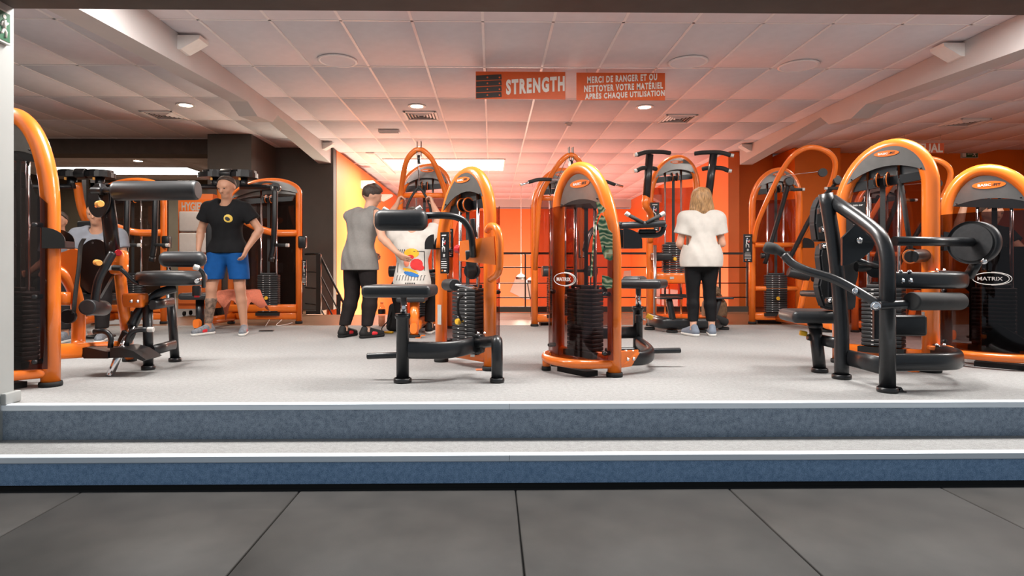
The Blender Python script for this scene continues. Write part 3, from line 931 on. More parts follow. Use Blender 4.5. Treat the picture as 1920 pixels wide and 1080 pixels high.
def tower(t, C, ex, hw=0.28, H=1.44, zs=0.80, zb=1.12, r=0.046, shield=True, nplates=15, ztop_shield=1.16,
          bump=True, logo=True, detail=True, dark=False, stackx=0.0, rods=0.10, legsec=None, badge_on=(True, True), zbot=0.0):
    M, ex, ey = frame_matrix(C, ex)
    U = Vector((0, 0, 1))
    ap = arch_pts(hw, H, zs, zb)
    path = [M @ Vector((x, 0, z)) for x, z in ap]
    fr = MB()
    fr.tube(path, r, 18, up=ey)
    fr.build('tower_frame', 'orange', t)
    MB().oval([M @ Vector((-hw, 0, 0.10)), M @ Vector((hw, 0, 0.10))], 0.06, 0.10).build('base_beam', 'orange', t)
    for s in (-1, 1):
        foot('f', t, M @ Vector((s * hw, 0, 0)), r * 1.18)
    # crescent cover plates on both faces
    cpt = Vector((0, H - 0.42))
    for side, inset, rise in ((1, 0.006, 0.085), (-1, r * 0.95, 0.045)):
        top = []
        for x, z in ap:
            if (x < 0 and z > H - (0.22 if side > 0 else 0.26)) or (x >= 0 and z > H - (0.27 if side > 0 else 0.25)):
                d = Vector((x, z)) - cpt
                d *= 1 - inset / d.length
                top.append(tuple(cpt + d))
        a, b_ = Vector(top[0]), Vector(top[-1])
        bot = []
        for k in range(1, 10):
            q = k / 10
            p = b_.lerp(a, q)
            bot.append((p.x, p.y + rise * 4 * q * (1 - q)))
        o = M @ Vector((0, side * (r * 0.92 if side > 0 else r * 0.35), 0))
        pl = MB().prism(top + bot, o, ex, U, ey, 0.008).build('cover_plate', 'grey_plate', t)
        if badge_on[0 if side > 0 else 1]:
            rd = ex if side < 0 else -ex
            bo = M @ Vector((-hw * 0.12 if side > 0 else -hw * 0.1, side * (r * 0.92 + 0.006 if side > 0 else r * 0.35 + 0.006), H - (0.055 if side > 0 else 0.115)))
            badge(pl, bo, rd, (U * 1.0 + rd * 0.0).normalized(), 0.20 if side < 0 else 0.16, 0.055 if side < 0 else 0.042)
        if detail:
            for (x, z) in (top[1], top[-2]):
                bolt(pl, M @ Vector((x * 0.93, side * (r * 0.92 if side > 0 else r * 0.35) + side * 0.003, z - 0.012)), ey * side, 0.004, 'black_metal')
    # pulley box under the plates
    MB().prism([(-hw * 0.86, H - 0.20), (hw * 0.78, H - 0.24), (hw * 0.74, H - 0.31), (-hw * 0.80, H - 0.26)], M @ Vector((0, -0.004, 0)), ex, U, ey, 0.03).build('pulley_cover', 'black_plastic', t)
    for s in (-1, 1):
        pc = M @ Vector((stackx + s * 0.032, 0.04, H - 0.24))
        MB().lathe(pc - ex * 0.010, [(0.001, 0), (0.045, 0), (0.05, 0.004), (0.05, 0.016), (0.045, 0.02), (0.001, 0.02)], 20, axis=ex).build('pulley', 'black_plastic', t)
        MB().lathe(pc - ex * 0.013, [(0.046, 0), (0.054, 0), (0.054, 0.004), (0.046, 0.004)], 20, axis=ex).build('pulley_rim', 'orange', t)
    # stack
    for s in (-1, 1):
        MB().cyl(M @ Vector((stackx + s * rods, 0, 0.08)), M @ Vector((stackx + s * rods, 0, H - 0.10)), 0.0125, 12).build('guide_rod', 'chrome', t)
    pw, pd, ph = 0.26, 0.11, 0.0285
    zt = 0.15 + zbot
    pm = MB()
    pm.rbox(M @ Vector((stackx, 0, zt + ph / 2)), (pw, pd, ph - 0.003), 0.004, rot=M.to_3x3(), seg=1)
    p0 = pm.build('weight_plate', 'iron', t)
    for k in range(1, nplates):
        copy_part(p0, t, (0, 0, k * ph))
    ztop = zt + nplates * ph
    if detail:
        num = MB()
        for k in range(nplates):
            for xx in (-0.055, 0.03):
                num.box(M @ Vector((stackx - xx, pd / 2 + 0.001, zt + (k + 0.5) * ph)), (0.016, 0.002, 0.006), None, math.atan2(ex.y, ex.x))
        num.build('printed_numbers', 'white_print', t, kind='stuff')
    MB().rbox(M @ Vector((stackx, 0, ztop + 0.012)), (0.20, 0.09, 0.026), 0.006, rot=M.to_3x3()).build('stack_head', 'iron', t)
    MB().box(M @ Vector((stackx, 0.012, (ztop + H - 0.24) / 2)), (0.034, 0.006, H - 0.24 - ztop), None, math.atan2(ex.y, ex.x)).build('belt', 'belt', t)
    MB().box(M @ Vector((stackx, 0, (zt + 0.10) / 2)), (0.30, 0.14, 0.04), None, math.atan2(ex.y, ex.x)).build('stack_base', 'rubber', t)
    if detail:
        pk = M @ Vector((stackx, pd / 2, zt + 6.5 * ph))
        MB().lathe(pk, [(0.006, 0), (0.006, 0.03), (0.02, 0.032), (0.024, 0.045), (0.02, 0.062), (0.001, 0.064)], 14, axis=ey).build('selector_knob', 'yellow', t)
    if shield:
        yb = 0.19
        nu, rows = 17, []
        vs, fs = [], []
        for i in range(nu):
            q = -1 + 2 * i / (nu - 1)
            x = q * (hw + r * 0.9)
            y = -(0.052 + (yb - 0.052) * (1 - q * q) ** 0.8)
            zt_ = ztop_shield if q < 0.3 else min(ztop_shield, zs + (H - zs) * math.sqrt(max(0, 1 - ((x + hw * .22) / (hw * 1.26)) ** 2)) - 0.02)
            zt_ = max(zt_, zs + 0.05)
            vs += [M @ Vector((x, y, zz)) for zz in (0.115, 0.1152, 0.12, 0.4, 0.7, zt_ - 0.005, zt_ - 0.0002, zt_)]
        for i in range(nu - 1):
            for k in range(7):
                fs.append((8 * i + k, 8 * i + 8 + k, 8 * i + 9 + k, 8 * i + 1 + k))
        sm = MB()
        sm.add(vs, fs, True)
        sh = sm.build('shield', 'smoked_dark' if dark else 'smoked', t)
        md = sh.modifiers.new('thickness', 'SOLIDIFY')
        md.thickness = 0.005
        if logo:
            lo = M @ Vector((0, -yb - 0.004, 0.645))
            n = 36
            ring = [(0.105 * math.cos(2 * PI * k / n), 0.043 * math.sin(2 * PI * k / n)) for k in range(n)]
            lg = MB().tube([lo + ex * a_ + U * b_ for a_, b_ in ring], 0.0026, 6, closed=True).build('logo_oval', 'white_print', sh)
            MB().tube([lo + ex * (a_ * 1.10 + 0.004) + U * (b_ * 1.10) for a_, b_ in ring[-9:] + ring[:10]], 0.0026, 6).build('logo_arc', 'white_print', sh)
            lettering('lettering', 'MATRIX', 0.03, lo - ex * 0.004, ex, U, 'white_print', sh, bold=0.012, fit=0.145, fith=0.026)
        for s, zz in ((1, 0.16), (1, 0.55), (-1, 0.16), (-1, 0.55), (1, 0.98 if zs > 0.9 else 0.86)):
            MB().lathe(M @ Vector((s * (hw - 0.005), -r * 0.8, zz)), [(0.001, 0), (0.016, 0.0), (0.016, 0.05), (0.012, 0.062), (0.001, 0.066)], 12, axis=-ey).build('shield_knob', 'black_metal', t)
    if bump:
        bp = [(-hw, -0.01, 0.085), (-hw - 0.03, -0.08, 0.085), (-hw * 0.6, -0.21, 0.085), (0, -0.245, 0.085), (hw * 0.6, -0.20, 0.085), (hw, -0.02, 0.085)]
        MB().tube(smooth_path([M @ Vector(p) for p in bp], 6), 0.030, 14).build('base_bumper', 'orange', t)
        for fx in (-hw * 0.62,):
            q = M @ Vector((fx, -0.205, 0))
            MB().cyl((q.x, q.y, 0.02), (q.x, q.y, 0.08), 0.028).build('bumper_leg', 'orange', t)
            foot('f', t, q, 0.032)
        MB().box(M @ Vector((0.05, -0.12, 0.018)), (0.30, 0.10, 0.036), None, math.atan2(ex.y, ex.x)).build('stack_pad', 'rubber', t)
    return M, ex, ey

def seat_pad(t, c, s, r=0.03, rz=0.0, name='seat', tilt=0.0):
    rot = Matrix.Rotation(rz, 3, 'Z') @ Matrix.Rotation(tilt, 3, 'X')
    o = MB().rbox(c, s, r, rot=rot, seg=4).build(name, 'vinyl', t)
    return o

def tip(t, a, b_, r=0.018, m='cap_white'):
    MB().roller(a, b_, r, 0.004).build('grip_cap', m, t)

U3 = Vector((0, 0, 1))
# ================================================================== centre left machine (open stack, chest pad)
Lg, Rg = G(828, 678), G(918, 694)
Cm = (Lg + Rg) / 2
t = thing('torso_machine', (Cm.x, Cm.y, 0), 'orange strength machine with open weight stack and black chest pad in front', 'gym machine')
M, ex, ey = tower(t, Cm, Lg - Rg, hw=0.28, H=1.42, zs=0.72, zb=1.08, shield=True, logo=False, bump=False, badge_on=(True, False), stackx=-0.05)
sp = G(755, 717)
seat_pad(t, P(752, 545, 3.93), (0.425, 0.36, 0.075), 0.028, R(-3))
MB().cyl(P(757, 556, 3.93), P(757, 600, 3.93), 0.020).build('seat_post', 'chrome', t)
pc = MB()
pc.lathe((sp.x, sp.y, 0), [(0.001, 0.02), (0.040, 0.02), (0.040, 0.40), (0.047, 0.405), (0.050, 0.42), (0.047, 0.435), (0.02, 0.437)], 24)
pc.build('seat_column', 'black_metal', t)
foot('f', t, sp, 0.056, 'black_plastic')
MB().oval(smooth_path([P(757, 656, 3.93), P(800, 657, 3.93), P(840, 656, 3.97), P(875, 650, 4.06), P(905, 641, 4.22)], 6), 0.055, 0.11).build('base_beam', 'black_metal', t)
lg = MB()
f2 = G(932, 717)
lg.tube(fil([P(890, 643, 4.12), P(930, 640, 4.02), Vector((f2.x, f2.y, 0.27)), Vector((f2.x, f2.y, 0.02))], 0.12, 8), 0.036, 16)
lg.build('leg', 'black_metal', t)
foot('f', t, f2, 0.045, 'black_plastic')
MB().oval([P(893, 646, 4.10), P(902, 643, 4.13)], 0.07, 0.135).build('clamp', 'black_plastic', t)
for uu in (897, 909):
    bolt(t, P(uu, 625, 4.15), U3, 0.008)
MB().roller(P(688, 668, 4.02), P(833, 662, 4.02), 0.020, 0.01).build('foot_bar', 'black_metal', t)
seat_pad(t, P(752, 413, 4.05), (0.345, 0.10, 0.138), 0.048, 0, 'chest_pad')
MB().tube(fil([P(790, 404, 4.07), P(862, 404, 4.10), P(884, 432, 4.14), P(887, 482, 4.18)], 0.13, 8), 0.0225, 16).build('pad_arm', 'black_metal', t)
for a_, b_, c_ in (((738, 402), (718, 391), (728, 397)), ((768, 402), (790, 388), (781, 394))):
    h = MB().tube([P(*a_, 4.13), P(*c_, 4.13)], 0.014, 12).build('handle', 'black_metal', t)
    tip(h, P(*c_, 4.13), P(*b_, 4.13), 0.016)
pl = [P(862, 452, 4.26), P(926, 443, 4.10), P(929, 497, 4.10), P(861, 489, 4.26)]
g = MB()
nrm = (pl[1] - pl[0]).cross(pl[3] - pl[0]).normalized()
g.add([p for p in pl] + [p + nrm * 0.012 for p in pl], [(0, 1, 2, 3), (7, 6, 5, 4), (0, 4, 5, 1), (1, 5, 6, 2), (2, 6, 7, 3), (3, 7, 4, 0)])
g.build('guard_plate', 'orange', t)
MB().tube(smooth_path([P(914, 432, 4.28), P(920, 424, 4.2), P(931, 428, 4.13), P(937, 450, 4.10), P(937, 490, 4.10), P(934, 512, 4.12), P(920, 524, 4.25)], 6), 0.024, 14).build('guard_tube', 'orange', t)
MB().oval([P(882, 470, 4.2), P(886, 520, 4.3)], 0.07, 0.02, up=(0, -1, 0)).build('lever_plate', 'black_metal', t)
MB().lathe(P(887, 508, 4.33), [(0.001, 0), (0.055, 0), (0.058, 0.006), (0.058, 0.028), (0.055, 0.034), (0.001, 0.034)], 24, axis=(-0.35, -1, 0)).build('cam_disc', 'black_plastic', t)
MB().roller(P(837, 534, 4.45), P(853, 534, 4.30), 0.042, 0.01).build('counterweight', 'iron', t)
MB().cyl(P(853, 534, 4.30), P(896, 541, 4.33), 0.009).build('weight_rod', 'chrome', t)
MB().tube(smooth_path([P(868, 553, 4.42), P(860, 562, 4.40), P(859, 585, 4.40), P(866, 602, 4.42)], 6), 0.009, 10).build('selector_cord', 'rubber', t)
tip(t, P(886, 410, 4.3), P(890, 445, 4.3), 0.020, 'black_plastic')
placard(t, P(834, 474, 4.66), -ex * 1.0, ey, 0.094, 0.31)
cup(t, P(822, 467, 4.72), ex, ey, 0.11, 0.11, 0.09)
MB().box(P(824, 590, 4.72), (0.045, 0.004, 0.15), None, math.atan2(ex.y, ex.x)).build('warning_label', 'cap_white', t)
MB().roller(P(857, 467, 4.42), P(866, 467, 4.36), 0.03, 0.008).build('adjuster_knob', 'red_knob', t)
q = G(900, 694)
MB().prism([(0, 0), (0.07, 0), (0.085, 0.03), (0.11, 0.03), (0.11, 0.036), (0.08, 0.036), (0.066, 0.006), (0, 0.006)], q - Vector((0.03, 0, 0)), (1, 0.1, 0), U3, (-0.1, 1, 0), 0.05).build('floor_bracket', 'orange', t)
MB().box(P(886, 667, 4.40), (0.03, 0.003, 0.016)).build('data_plate', 'cap_white', t)

# ================================================================== centre right machine (shield to the camera)
Rg, Lg = G(1152, 706), Vector((0.49, 4.58, 0))
Cm = (Lg + Rg) / 2
t = thing('shielded_machine', (Cm.x, Cm.y, 0), 'orange strength machine with oval logo on smoked shield, between the two signs and the steps', 'gym machine')
M, ex, ey = tower(t, Cm, Rg - Lg, hw=(Rg - Lg).length / 2, H=1.43, zs=0.78, zb=1.12, ztop_shield=1.15, badge_on=(False, True))
# reflection in the shield, painted as green swirled patches on its surface
mm = bpy.data.materials.new('marbled_reflection')
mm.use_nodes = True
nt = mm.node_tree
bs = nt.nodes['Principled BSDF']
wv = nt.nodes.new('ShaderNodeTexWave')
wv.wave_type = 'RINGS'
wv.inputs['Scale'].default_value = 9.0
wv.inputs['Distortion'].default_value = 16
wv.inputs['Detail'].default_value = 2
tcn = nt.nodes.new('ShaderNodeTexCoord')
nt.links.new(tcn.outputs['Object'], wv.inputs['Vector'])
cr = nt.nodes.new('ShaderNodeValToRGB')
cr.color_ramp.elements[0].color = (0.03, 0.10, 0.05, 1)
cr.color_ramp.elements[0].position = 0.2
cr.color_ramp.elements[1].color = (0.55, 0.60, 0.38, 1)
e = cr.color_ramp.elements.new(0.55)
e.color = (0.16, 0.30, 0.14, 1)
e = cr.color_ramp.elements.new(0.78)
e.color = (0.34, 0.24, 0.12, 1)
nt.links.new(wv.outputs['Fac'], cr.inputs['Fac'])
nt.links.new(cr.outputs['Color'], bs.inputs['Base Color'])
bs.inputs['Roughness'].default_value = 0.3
MAT['marbled_reflection'] = mm
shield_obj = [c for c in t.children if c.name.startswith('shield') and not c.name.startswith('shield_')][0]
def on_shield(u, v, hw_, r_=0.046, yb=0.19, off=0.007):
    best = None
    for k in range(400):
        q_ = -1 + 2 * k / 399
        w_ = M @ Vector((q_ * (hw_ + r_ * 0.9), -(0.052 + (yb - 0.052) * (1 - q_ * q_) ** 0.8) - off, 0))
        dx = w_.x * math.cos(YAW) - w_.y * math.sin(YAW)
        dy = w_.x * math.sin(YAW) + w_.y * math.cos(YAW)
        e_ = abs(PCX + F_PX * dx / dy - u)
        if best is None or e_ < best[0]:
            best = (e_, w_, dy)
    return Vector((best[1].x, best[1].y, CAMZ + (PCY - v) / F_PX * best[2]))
def reflection_patch(pts):
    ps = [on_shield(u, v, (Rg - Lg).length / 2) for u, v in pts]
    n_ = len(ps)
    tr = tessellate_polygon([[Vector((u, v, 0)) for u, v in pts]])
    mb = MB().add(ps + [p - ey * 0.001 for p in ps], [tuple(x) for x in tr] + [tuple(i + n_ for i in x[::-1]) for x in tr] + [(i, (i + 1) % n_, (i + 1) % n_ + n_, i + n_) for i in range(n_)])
    return mb.build('painted_reflection', 'marbled_reflection', shield_obj)
reflection_patch([(1118, 379), (1123, 379), (1136, 392), (1133, 397), (1126, 400), (1121, 410), (1117, 425), (1113, 470), (1110, 520), (1107, 521), (1110, 470), (1114, 420), (1122, 398), (1120, 388)])
reflection_patch([(1128, 403), (1134, 407), (1138, 420), (1140, 429), (1150, 438), (1156, 450), (1159, 464), (1158, 476), (1152, 487), (1144, 489), (1134, 484), (1129, 472), (1126, 455), (1123, 435), (1121, 418)])
reflection_patch([(1129, 516), (1140, 518), (1151, 523), (1148, 540), (1137, 541), (1129, 534)])
def sheet(pts, nm, Y, par, m, th=0.012):
    ps = [P(u, v, Y) for u, v in pts]
    return MB().prism([(p.x, p.z) for p in ps], (0, Y, 0), (1, 0, 0), U3, (0, 1, 0), th).build(nm, m, par)
# user side
SY = 4.9
seat_pad(t, P(1203, 532, SY), (0.36, 0.36, 0.07), 0.028, R(-25))
seat_pad(t, P(1190, 526, SY + 0.02), (0.15, 0.30, 0.07), 0.032, R(-25), 'seat_hump')
MB().cyl(P(1197, 540, SY), P(1197, 582, SY), 0.022).build('seat_post', 'chrome', t)
for k in range(5):
    MB().lathe(P(1197, 552 + 5.5 * k, SY - 0.021), [(0.001, 0), (0.005, 0), (0.005, 0.002), (0.001, 0.002)], 8, axis=(0, -1, 0)).build('post_hole', 'black_plastic', t)
q = P(1196, 600, SY)
MB().lathe((q.x, q.y, 0), [(0.001, 0.03), (0.038, 0.03), (0.038, 0.385), (0.046, 0.39), (0.048, 0.405), (0.045, 0.42), (0.02, 0.422)], 22).build('seat_column', 'black_metal', t)
foot('f', t, (q.x, q.y, 0), 0.05)
MB().roller(P(1197, 590, SY - 0.05), P(1197, 606, SY - 0.06), 0.024, 0.01).build('adjuster_housing', 'black_plastic', t)
MB().cyl(P(1203, 598, SY - 0.06), P(1211, 599, SY - 0.06), 0.008).build('adjuster_pin', 'chrome', t)
MB().rbox(P(1218, 594, SY - 0.07), (0.055, 0.03, 0.04), 0.01, rot=Matrix.Rotation(R(25), 3, 'Y')).build('adjuster_handle', 'yellow', t)
MB().oval([P(1108, 624, 4.72), P(1192, 623, SY)], 0.06, 0.095).build('base_beam', 'black_metal', t)
MB().oval(smooth_path([P(1180, 672, 4.20), P(1205, 671, 4.26), P(1219, 665, 4.36), P(1217, 658, 4.52), P(1205, 648, 4.72), P(1197, 642, 4.88)], 6), 0.055, 0.10).build('base_loop', 'black_metal', t)
MB().roller(P(1215, 658, 4.5), P(1276, 657, 4.5), 0.020, 0.01).build('foot_bar', 'black_metal', t)
MB().roller(P(1134, 657, 4.75), P(1190, 656, 4.7), 0.020, 0.01).build('foot_bar', 'black_metal', t)
br = [P(1162, 660, 4.12), P(1195, 658, 4.20), P(1199, 663, 4.20), P(1184, 687, 4.18), P(1162, 690, 4.12)]
nv = Vector((-0.3, -1, 0)).normalized()
MB().add(br + [p - nv * 0.075 for p in br], [(0, 1, 2, 3, 4), (9, 8, 7, 6, 5)] + [(i, (i + 1) % 5, (i + 1) % 5 + 5, i + 5) for i in range(5)]).build('frame_bracket', 'orange', t)
for uu, vv in ((1177, 674), (1188, 673)):
    bolt(t, P(uu, vv, 4.14), nv, 0.008)
for uu in (1174, 1187):
    bolt(t, P(uu, 659, 4.2), U3, 0.008)
MB().roller(P(1150, 424, SY), P(1247, 419, SY), 0.028, 0.01).build('roller_pad', 'vinyl', t)
MB().tube(fil([P(1168, 431, SY + 0.06), P(1190, 441, SY + 0.04), P(1240, 441, SY + 0.04), P(1246, 420, SY + 0.02)], 0.06, 6), 0.022, 12).build('roller_bracket', 'black_metal', t)
MB().rbox(P(1213, 434, SY + 0.05), (0.14, 0.05, 0.035), 0.012).build('pad_mount', 'black_plastic', t)
MB().tube(smooth_path([P(1097, 470, 4.55), P(1105, 440, 4.62), P(1125, 424, 4.75), P(1165, 421, SY)], 6), 0.022, 12).build('pad_arm', 'black_metal', t)
for a_, b_, c_ in (((1206, 418), (1180, 404), (1173, 399)), ((1212, 418), (1238, 404), (1246, 399))):
    h = MB().cyl(P(*a_, SY - 0.02), P(*b_, SY - 0.02), 0.015).build('handle', 'grip', t)
    tip(h, P(*b_, SY - 0.02), P(*c_, SY - 0.02), 0.018)
cup(t, P(1164, 466, 4.25), (1, 0.15, 0), (-0.15, 1, 0), 0.135, 0.135, 0.10)
MB().cyl(P(1078, 541, 4.32), P(1145, 535, 4.42), 0.008).build('weight_rod', 'chrome', t)
MB().roller(P(1132, 542, 4.44), P(1146, 540, 4.40), 0.036, 0.01).build('counterweight', 'iron', t)

# ================================================================== left machine (leg and ab machine behind the reveal)
Rg = G(95, 724)
e1 = Vector((0.94, -0.34, 0)).normalized()
Cm = Rg - e1 * 0.30
t = thing('leg_machine', (Cm.x, Cm.y, 0), 'orange strength machine with long grey roller pad and round seat, beside the grey reveal', 'gym machine')
M, ex, ey = tower(t, Cm, e1, hw=0.30, H=1.68, zs=1.06, zb=1.35, r=0.052, ztop_shield=1.40, dark=True, logo=False, badge_on=(False, False))
cup(t, P(88, 466, 3.80), (1, 0.1, 0), (-0.1, 1, 0), 0.13, 0.125, 0.10)
# orange sub frame
MB().oval(smooth_path([P(100, 660, 3.95), P(150, 657, 4.15), P(228, 652, 4.4)], 6), 0.05, 0.10).build('base_beam', 'orange', t)
f3 = G(243, 677)
MB().tube(smooth_path([P(222, 488, 4.42), P(228, 540, 4.42), P(236, 610, 4.44), Vector((f3.x, f3.y, 0.03))], 6), 0.038, 16).build('post', 'orange', t)
foot('f', t, f3, 0.05)
MB().rbox(P(223, 492, 4.36), (0.11, 0.09, 0.17), 0.03).build('pivot_bracket', 'orange', t)
MB().roller(P(222, 474, 4.33), P(222, 474, 4.25), 0.022, 0.008).build('adjuster_knob', 'red_knob', t)
MB().rbox(P(254, 563, 4.42), (0.14, 0.10, 0.10), 0.015).build('frame_bracket', 'orange', t)
for uu in (246, 258):
    bolt(t, P(uu, 565, 4.36), (0, -1, 0), 0.008)
MB().tube(smooth_path([P(100, 506, 4.2), P(122, 517, 4.22), P(140, 548, 4.24), P(147, 590, 4.26), P(147, 640, 4.26), P(147, 656, 4.2)], 6), 0.042, 16).build('guard_arch', 'orange', t)
pl = [(104, 478), (140, 466), (150, 470), (146, 560), (135, 535), (118, 512), (104, 505)]
sheet(pl, 'guard_plate', 4.22, t, 'orange', 0.03)
MB().oval([P(104, 560, 4.15), P(132, 560, 4.2)], 0.05, 0.09).build('cross_beam', 'orange', t)
# cam with belt
ps = []
cc = P(168, 500, 4.34)
for k in range(15):
    a_ = R(75) + R(175) * k / 14
    ps.append((0.19 * math.cos(a_) * 0.62, 0.19 * math.sin(a_)))
ps += [(0.02, -0.22), (0.10, -0.06), (0.12, 0.06), (0.08, 0.15)]
MB().prism(ps, cc + Vector((0.05, 0, 0)), (1, 0.2, 0), U3, (-0.2, 1, 0), 0.05).build('cam', 'black_plastic', t)
hl = MB()
for k in range(9):
    a_ = R(95) + R(135) * k / 8
    hl.lathe(cc + Vector((0.05 + 0.165 * math.cos(a_) * 0.62, -0.02, 0.165 * math.sin(a_))), [(0.001, 0.008), (0.007, 0.008), (0.007, 0.012), (0.001, 0.012)], 8, axis=(0, -1, 0))
hl.build('cam_holes', 'chrome', t, kind='stuff')
MB().sweep(smooth_path([P(158, 447, 4.12), P(151, 462, 4.12), P(148, 500, 4.12), P(142, 545, 4.12), P(138, 588, 4.12)], 5), [(-0.002, -0.02), (0.002, -0.02), (0.002, 0.02), (-0.002, 0.02)], up=(0, 1, 0)).build('belt', 'belt', t)
MB().lathe(P(131, 593, 4.14), [(0.001, 0), (0.044, 0), (0.047, 0.006), (0.047, 0.03), (0.044, 0.036), (0.001, 0.036)], 22, axis=(0.2, -1, 0)).build('pulley', 'black_plastic', t)
MB().cyl(P(178, 484, 4.32), P(186, 492, 4.18), 0.010).build('adjuster_pin', 'chrome', t)
MB().roller(P(180, 492, 4.24), P(186, 493, 4.16), 0.020, 0.006).build('adjuster_knob', 'amber_knob', t)
# upper roller and its arm
MB().oval([P(197, 352, 4.28), P(205, 410, 4.30), P(212, 478, 4.34)], 0.05, 0.10, up=(1, 0, 0)).build('lever_arm', 'black_metal', t)
MB().lathe(P(188, 376, 4.30), [(0.001, 0), (0.115, 0), (0.118, 0.004), (0.118, 0.012), (0.115, 0.016), (0.001, 0.016)], 30, axis=(-0.5, -1, 0)).build('adjuster_disc', 'black_plastic', t)
MB().cyl(P(172, 357, 4.25), P(222, 357, 4.25), 0.022).build('roller_shaft', 'black_metal', t)
MB().oval([P(192, 345, 4.24), P(192, 366, 4.24)], 0.012, 0.06, up=(0, -1, 0)).build('shaft_clamp', 'black_metal', t)
MB().roller(P(214, 358, 4.25), P(372, 357, 4.25), 0.066, 0.025, 30).build('roller_pad', 'vinyl', t)
MB().cyl(P(188, 383, 4.24), P(180, 387, 4.16), 0.008).build('adjuster_pin', 'chrome', t)
MB().roller(P(184, 383, 4.18), P(189, 382, 4.10), 0.022, 0.006).build('adjuster_knob', 'amber_knob', t)
MB().tube(smooth_path([P(212, 474, 4.25), P(200, 495, 4.22), P(186, 522, 4.2), P(180, 548, 4.2), P(178, 572, 4.2)], 6), 0.026, 14).build('leg_lever', 'black_metal', t)
MB().roller(P(163, 576, 4.10), P(195, 578, 4.38), 0.052, 0.012, 28).build('ankle_roller', 'vinyl', t)
# seat
sc = P(322, 520, 4.58)
ob = MB()
n = 30
prof = [(0.19, -0.058), (0.222, -0.05), (0.238, -0.02), (0.236, 0.014), (0.22, 0.036), (0.18, 0.046), (0.001, 0.052)]
ob.lathe(sc, [(0.001, -0.06)] + prof, 36)
so = ob.build('seat', 'vinyl', t)
seat_pad(t, P(343, 486, 4.74), (0.35, 0.11, 0.12), 0.055, R(0), 'back_pad')
MB().oval(smooth_path([P(330, 540, 4.6), P(300, 549, 4.55), P(275, 568, 4.5), P(258, 590, 4.46), P(247, 612, 4.42)], 6), 0.062, 0.085, up=(0, -1, 0)).build('seat_beam', 'black_metal', t)
MB().tube([P(249, 606, 4.42), P(205, 706, 4.18)], 0.024, 14).build('slide_tube', 'chrome', t)
MB().rbox(P(238, 632, 4.38), (0.07, 0.08, 0.09), 0.012, rot=Matrix.Rotation(R(25), 3, 'Y')).build('slide_collar', 'black_plastic', t)
MB().lathe(P(207, 702, 4.16), [(0.001, 0), (0.012, 0), (0.012, 0.012), (0.001, 0.014)], 10, axis=(0, -1, 0)).build('bolt', 'chrome', t)
fa, fb = G(278, 693), G(328, 678)
for f_, topv in ((fa, (277, 572)), (fb, (320, 548))):
    tp = P(topv[0], topv[1], f_.y)
    MB().tube([Vector((f_.x, f_.y, 0.02)), Vector((f_.x + (tp.x - f_.x) * 0.5, f_.y, tp.z * 0.5)), tp], 0.033, 16).build('leg', 'black_metal', t)
    foot('f', t, f_, 0.045, 'black_plastic')
MB().oval([P(286, 572, 4.40), P(322, 566, 4.74)], 0.045, 0.07).build('cross_beam', 'black_metal', t)
MB().oval([P(284, 658, 4.40), P(326, 646, 4.74)], 0.045, 0.075).build('cross_beam', 'black_metal', t)
# foot plate and handles
for s, pts in ((0, [(158, 652), (176, 648), (198, 653), (216, 657), (216, 669), (172, 669)]), (1, [(220, 650), (240, 649), (262, 655), (286, 671), (280, 674), (262, 667), (220, 668)])):
    ps = [P(u, v, 4.22) for u, v in pts]
    MB().prism([(p.x, p.z) for p in ps], (0, 4.24, 0), (1, 0, 0), U3, (0, 1, 0), 0.20).build('foot_plate', 'black_plastic', t)
MB().rbox(P(220, 664, 4.24), (0.30, 0.14, 0.03), 0.008).build('foot_plate_bracket', 'black_metal', t)
for pts, ea, eb in (([(207, 652), (209, 632), (198, 620), (176, 622)], (176, 622), (166, 624)), ([(237, 648), (240, 630), (254, 618), (277, 618)], (277, 618), (288, 618))):
    h = MB().tube(fil([P(u, v, 4.2) for u, v in pts], 0.08, 6), 0.017, 12).build('handle', 'black_metal', t)
    tip(h, P(*ea, 4.2), P(*eb, 4.2), 0.018)
h = MB().tube(fil([P(209, 502, 4.3), P(228, 503, 4.3), P(248, 528, 4.38), P(268, 535, 4.45)], 0.07, 6), 0.014, 12).build('handle', 'black_metal', t)
tip(h, P(209, 502, 4.3), P(199, 502, 4.28), 0.019)
MB().roller(P(212, 502, 4.3), P(228, 503, 4.3), 0.019, 0.004).build('handle_grip', 'grip', t)
h = MB().tube(fil([P(372, 502, 4.4), P(382, 512, 4.44), P(382, 538, 4.5)], 0.04, 6), 0.014, 12).build('handle', 'black_metal', t)
tip(h, P(373, 503, 4.4), P(363, 500, 4.38), 0.020)
MB().cyl(P(376, 522, 4.5), P(368, 528, 4.44), 0.014).build('adjuster_pin', 'chrome', t)
MB().rbox(P(369, 546, 4.5), (0.055, 0.04, 0.08), 0.01).build('adjuster_handle', 'black_plastic', t)
MB().box(P(369, 556, 4.478), (0.035, 0.004, 0.012)).build('adjuster_mark', 'red_knob', t)

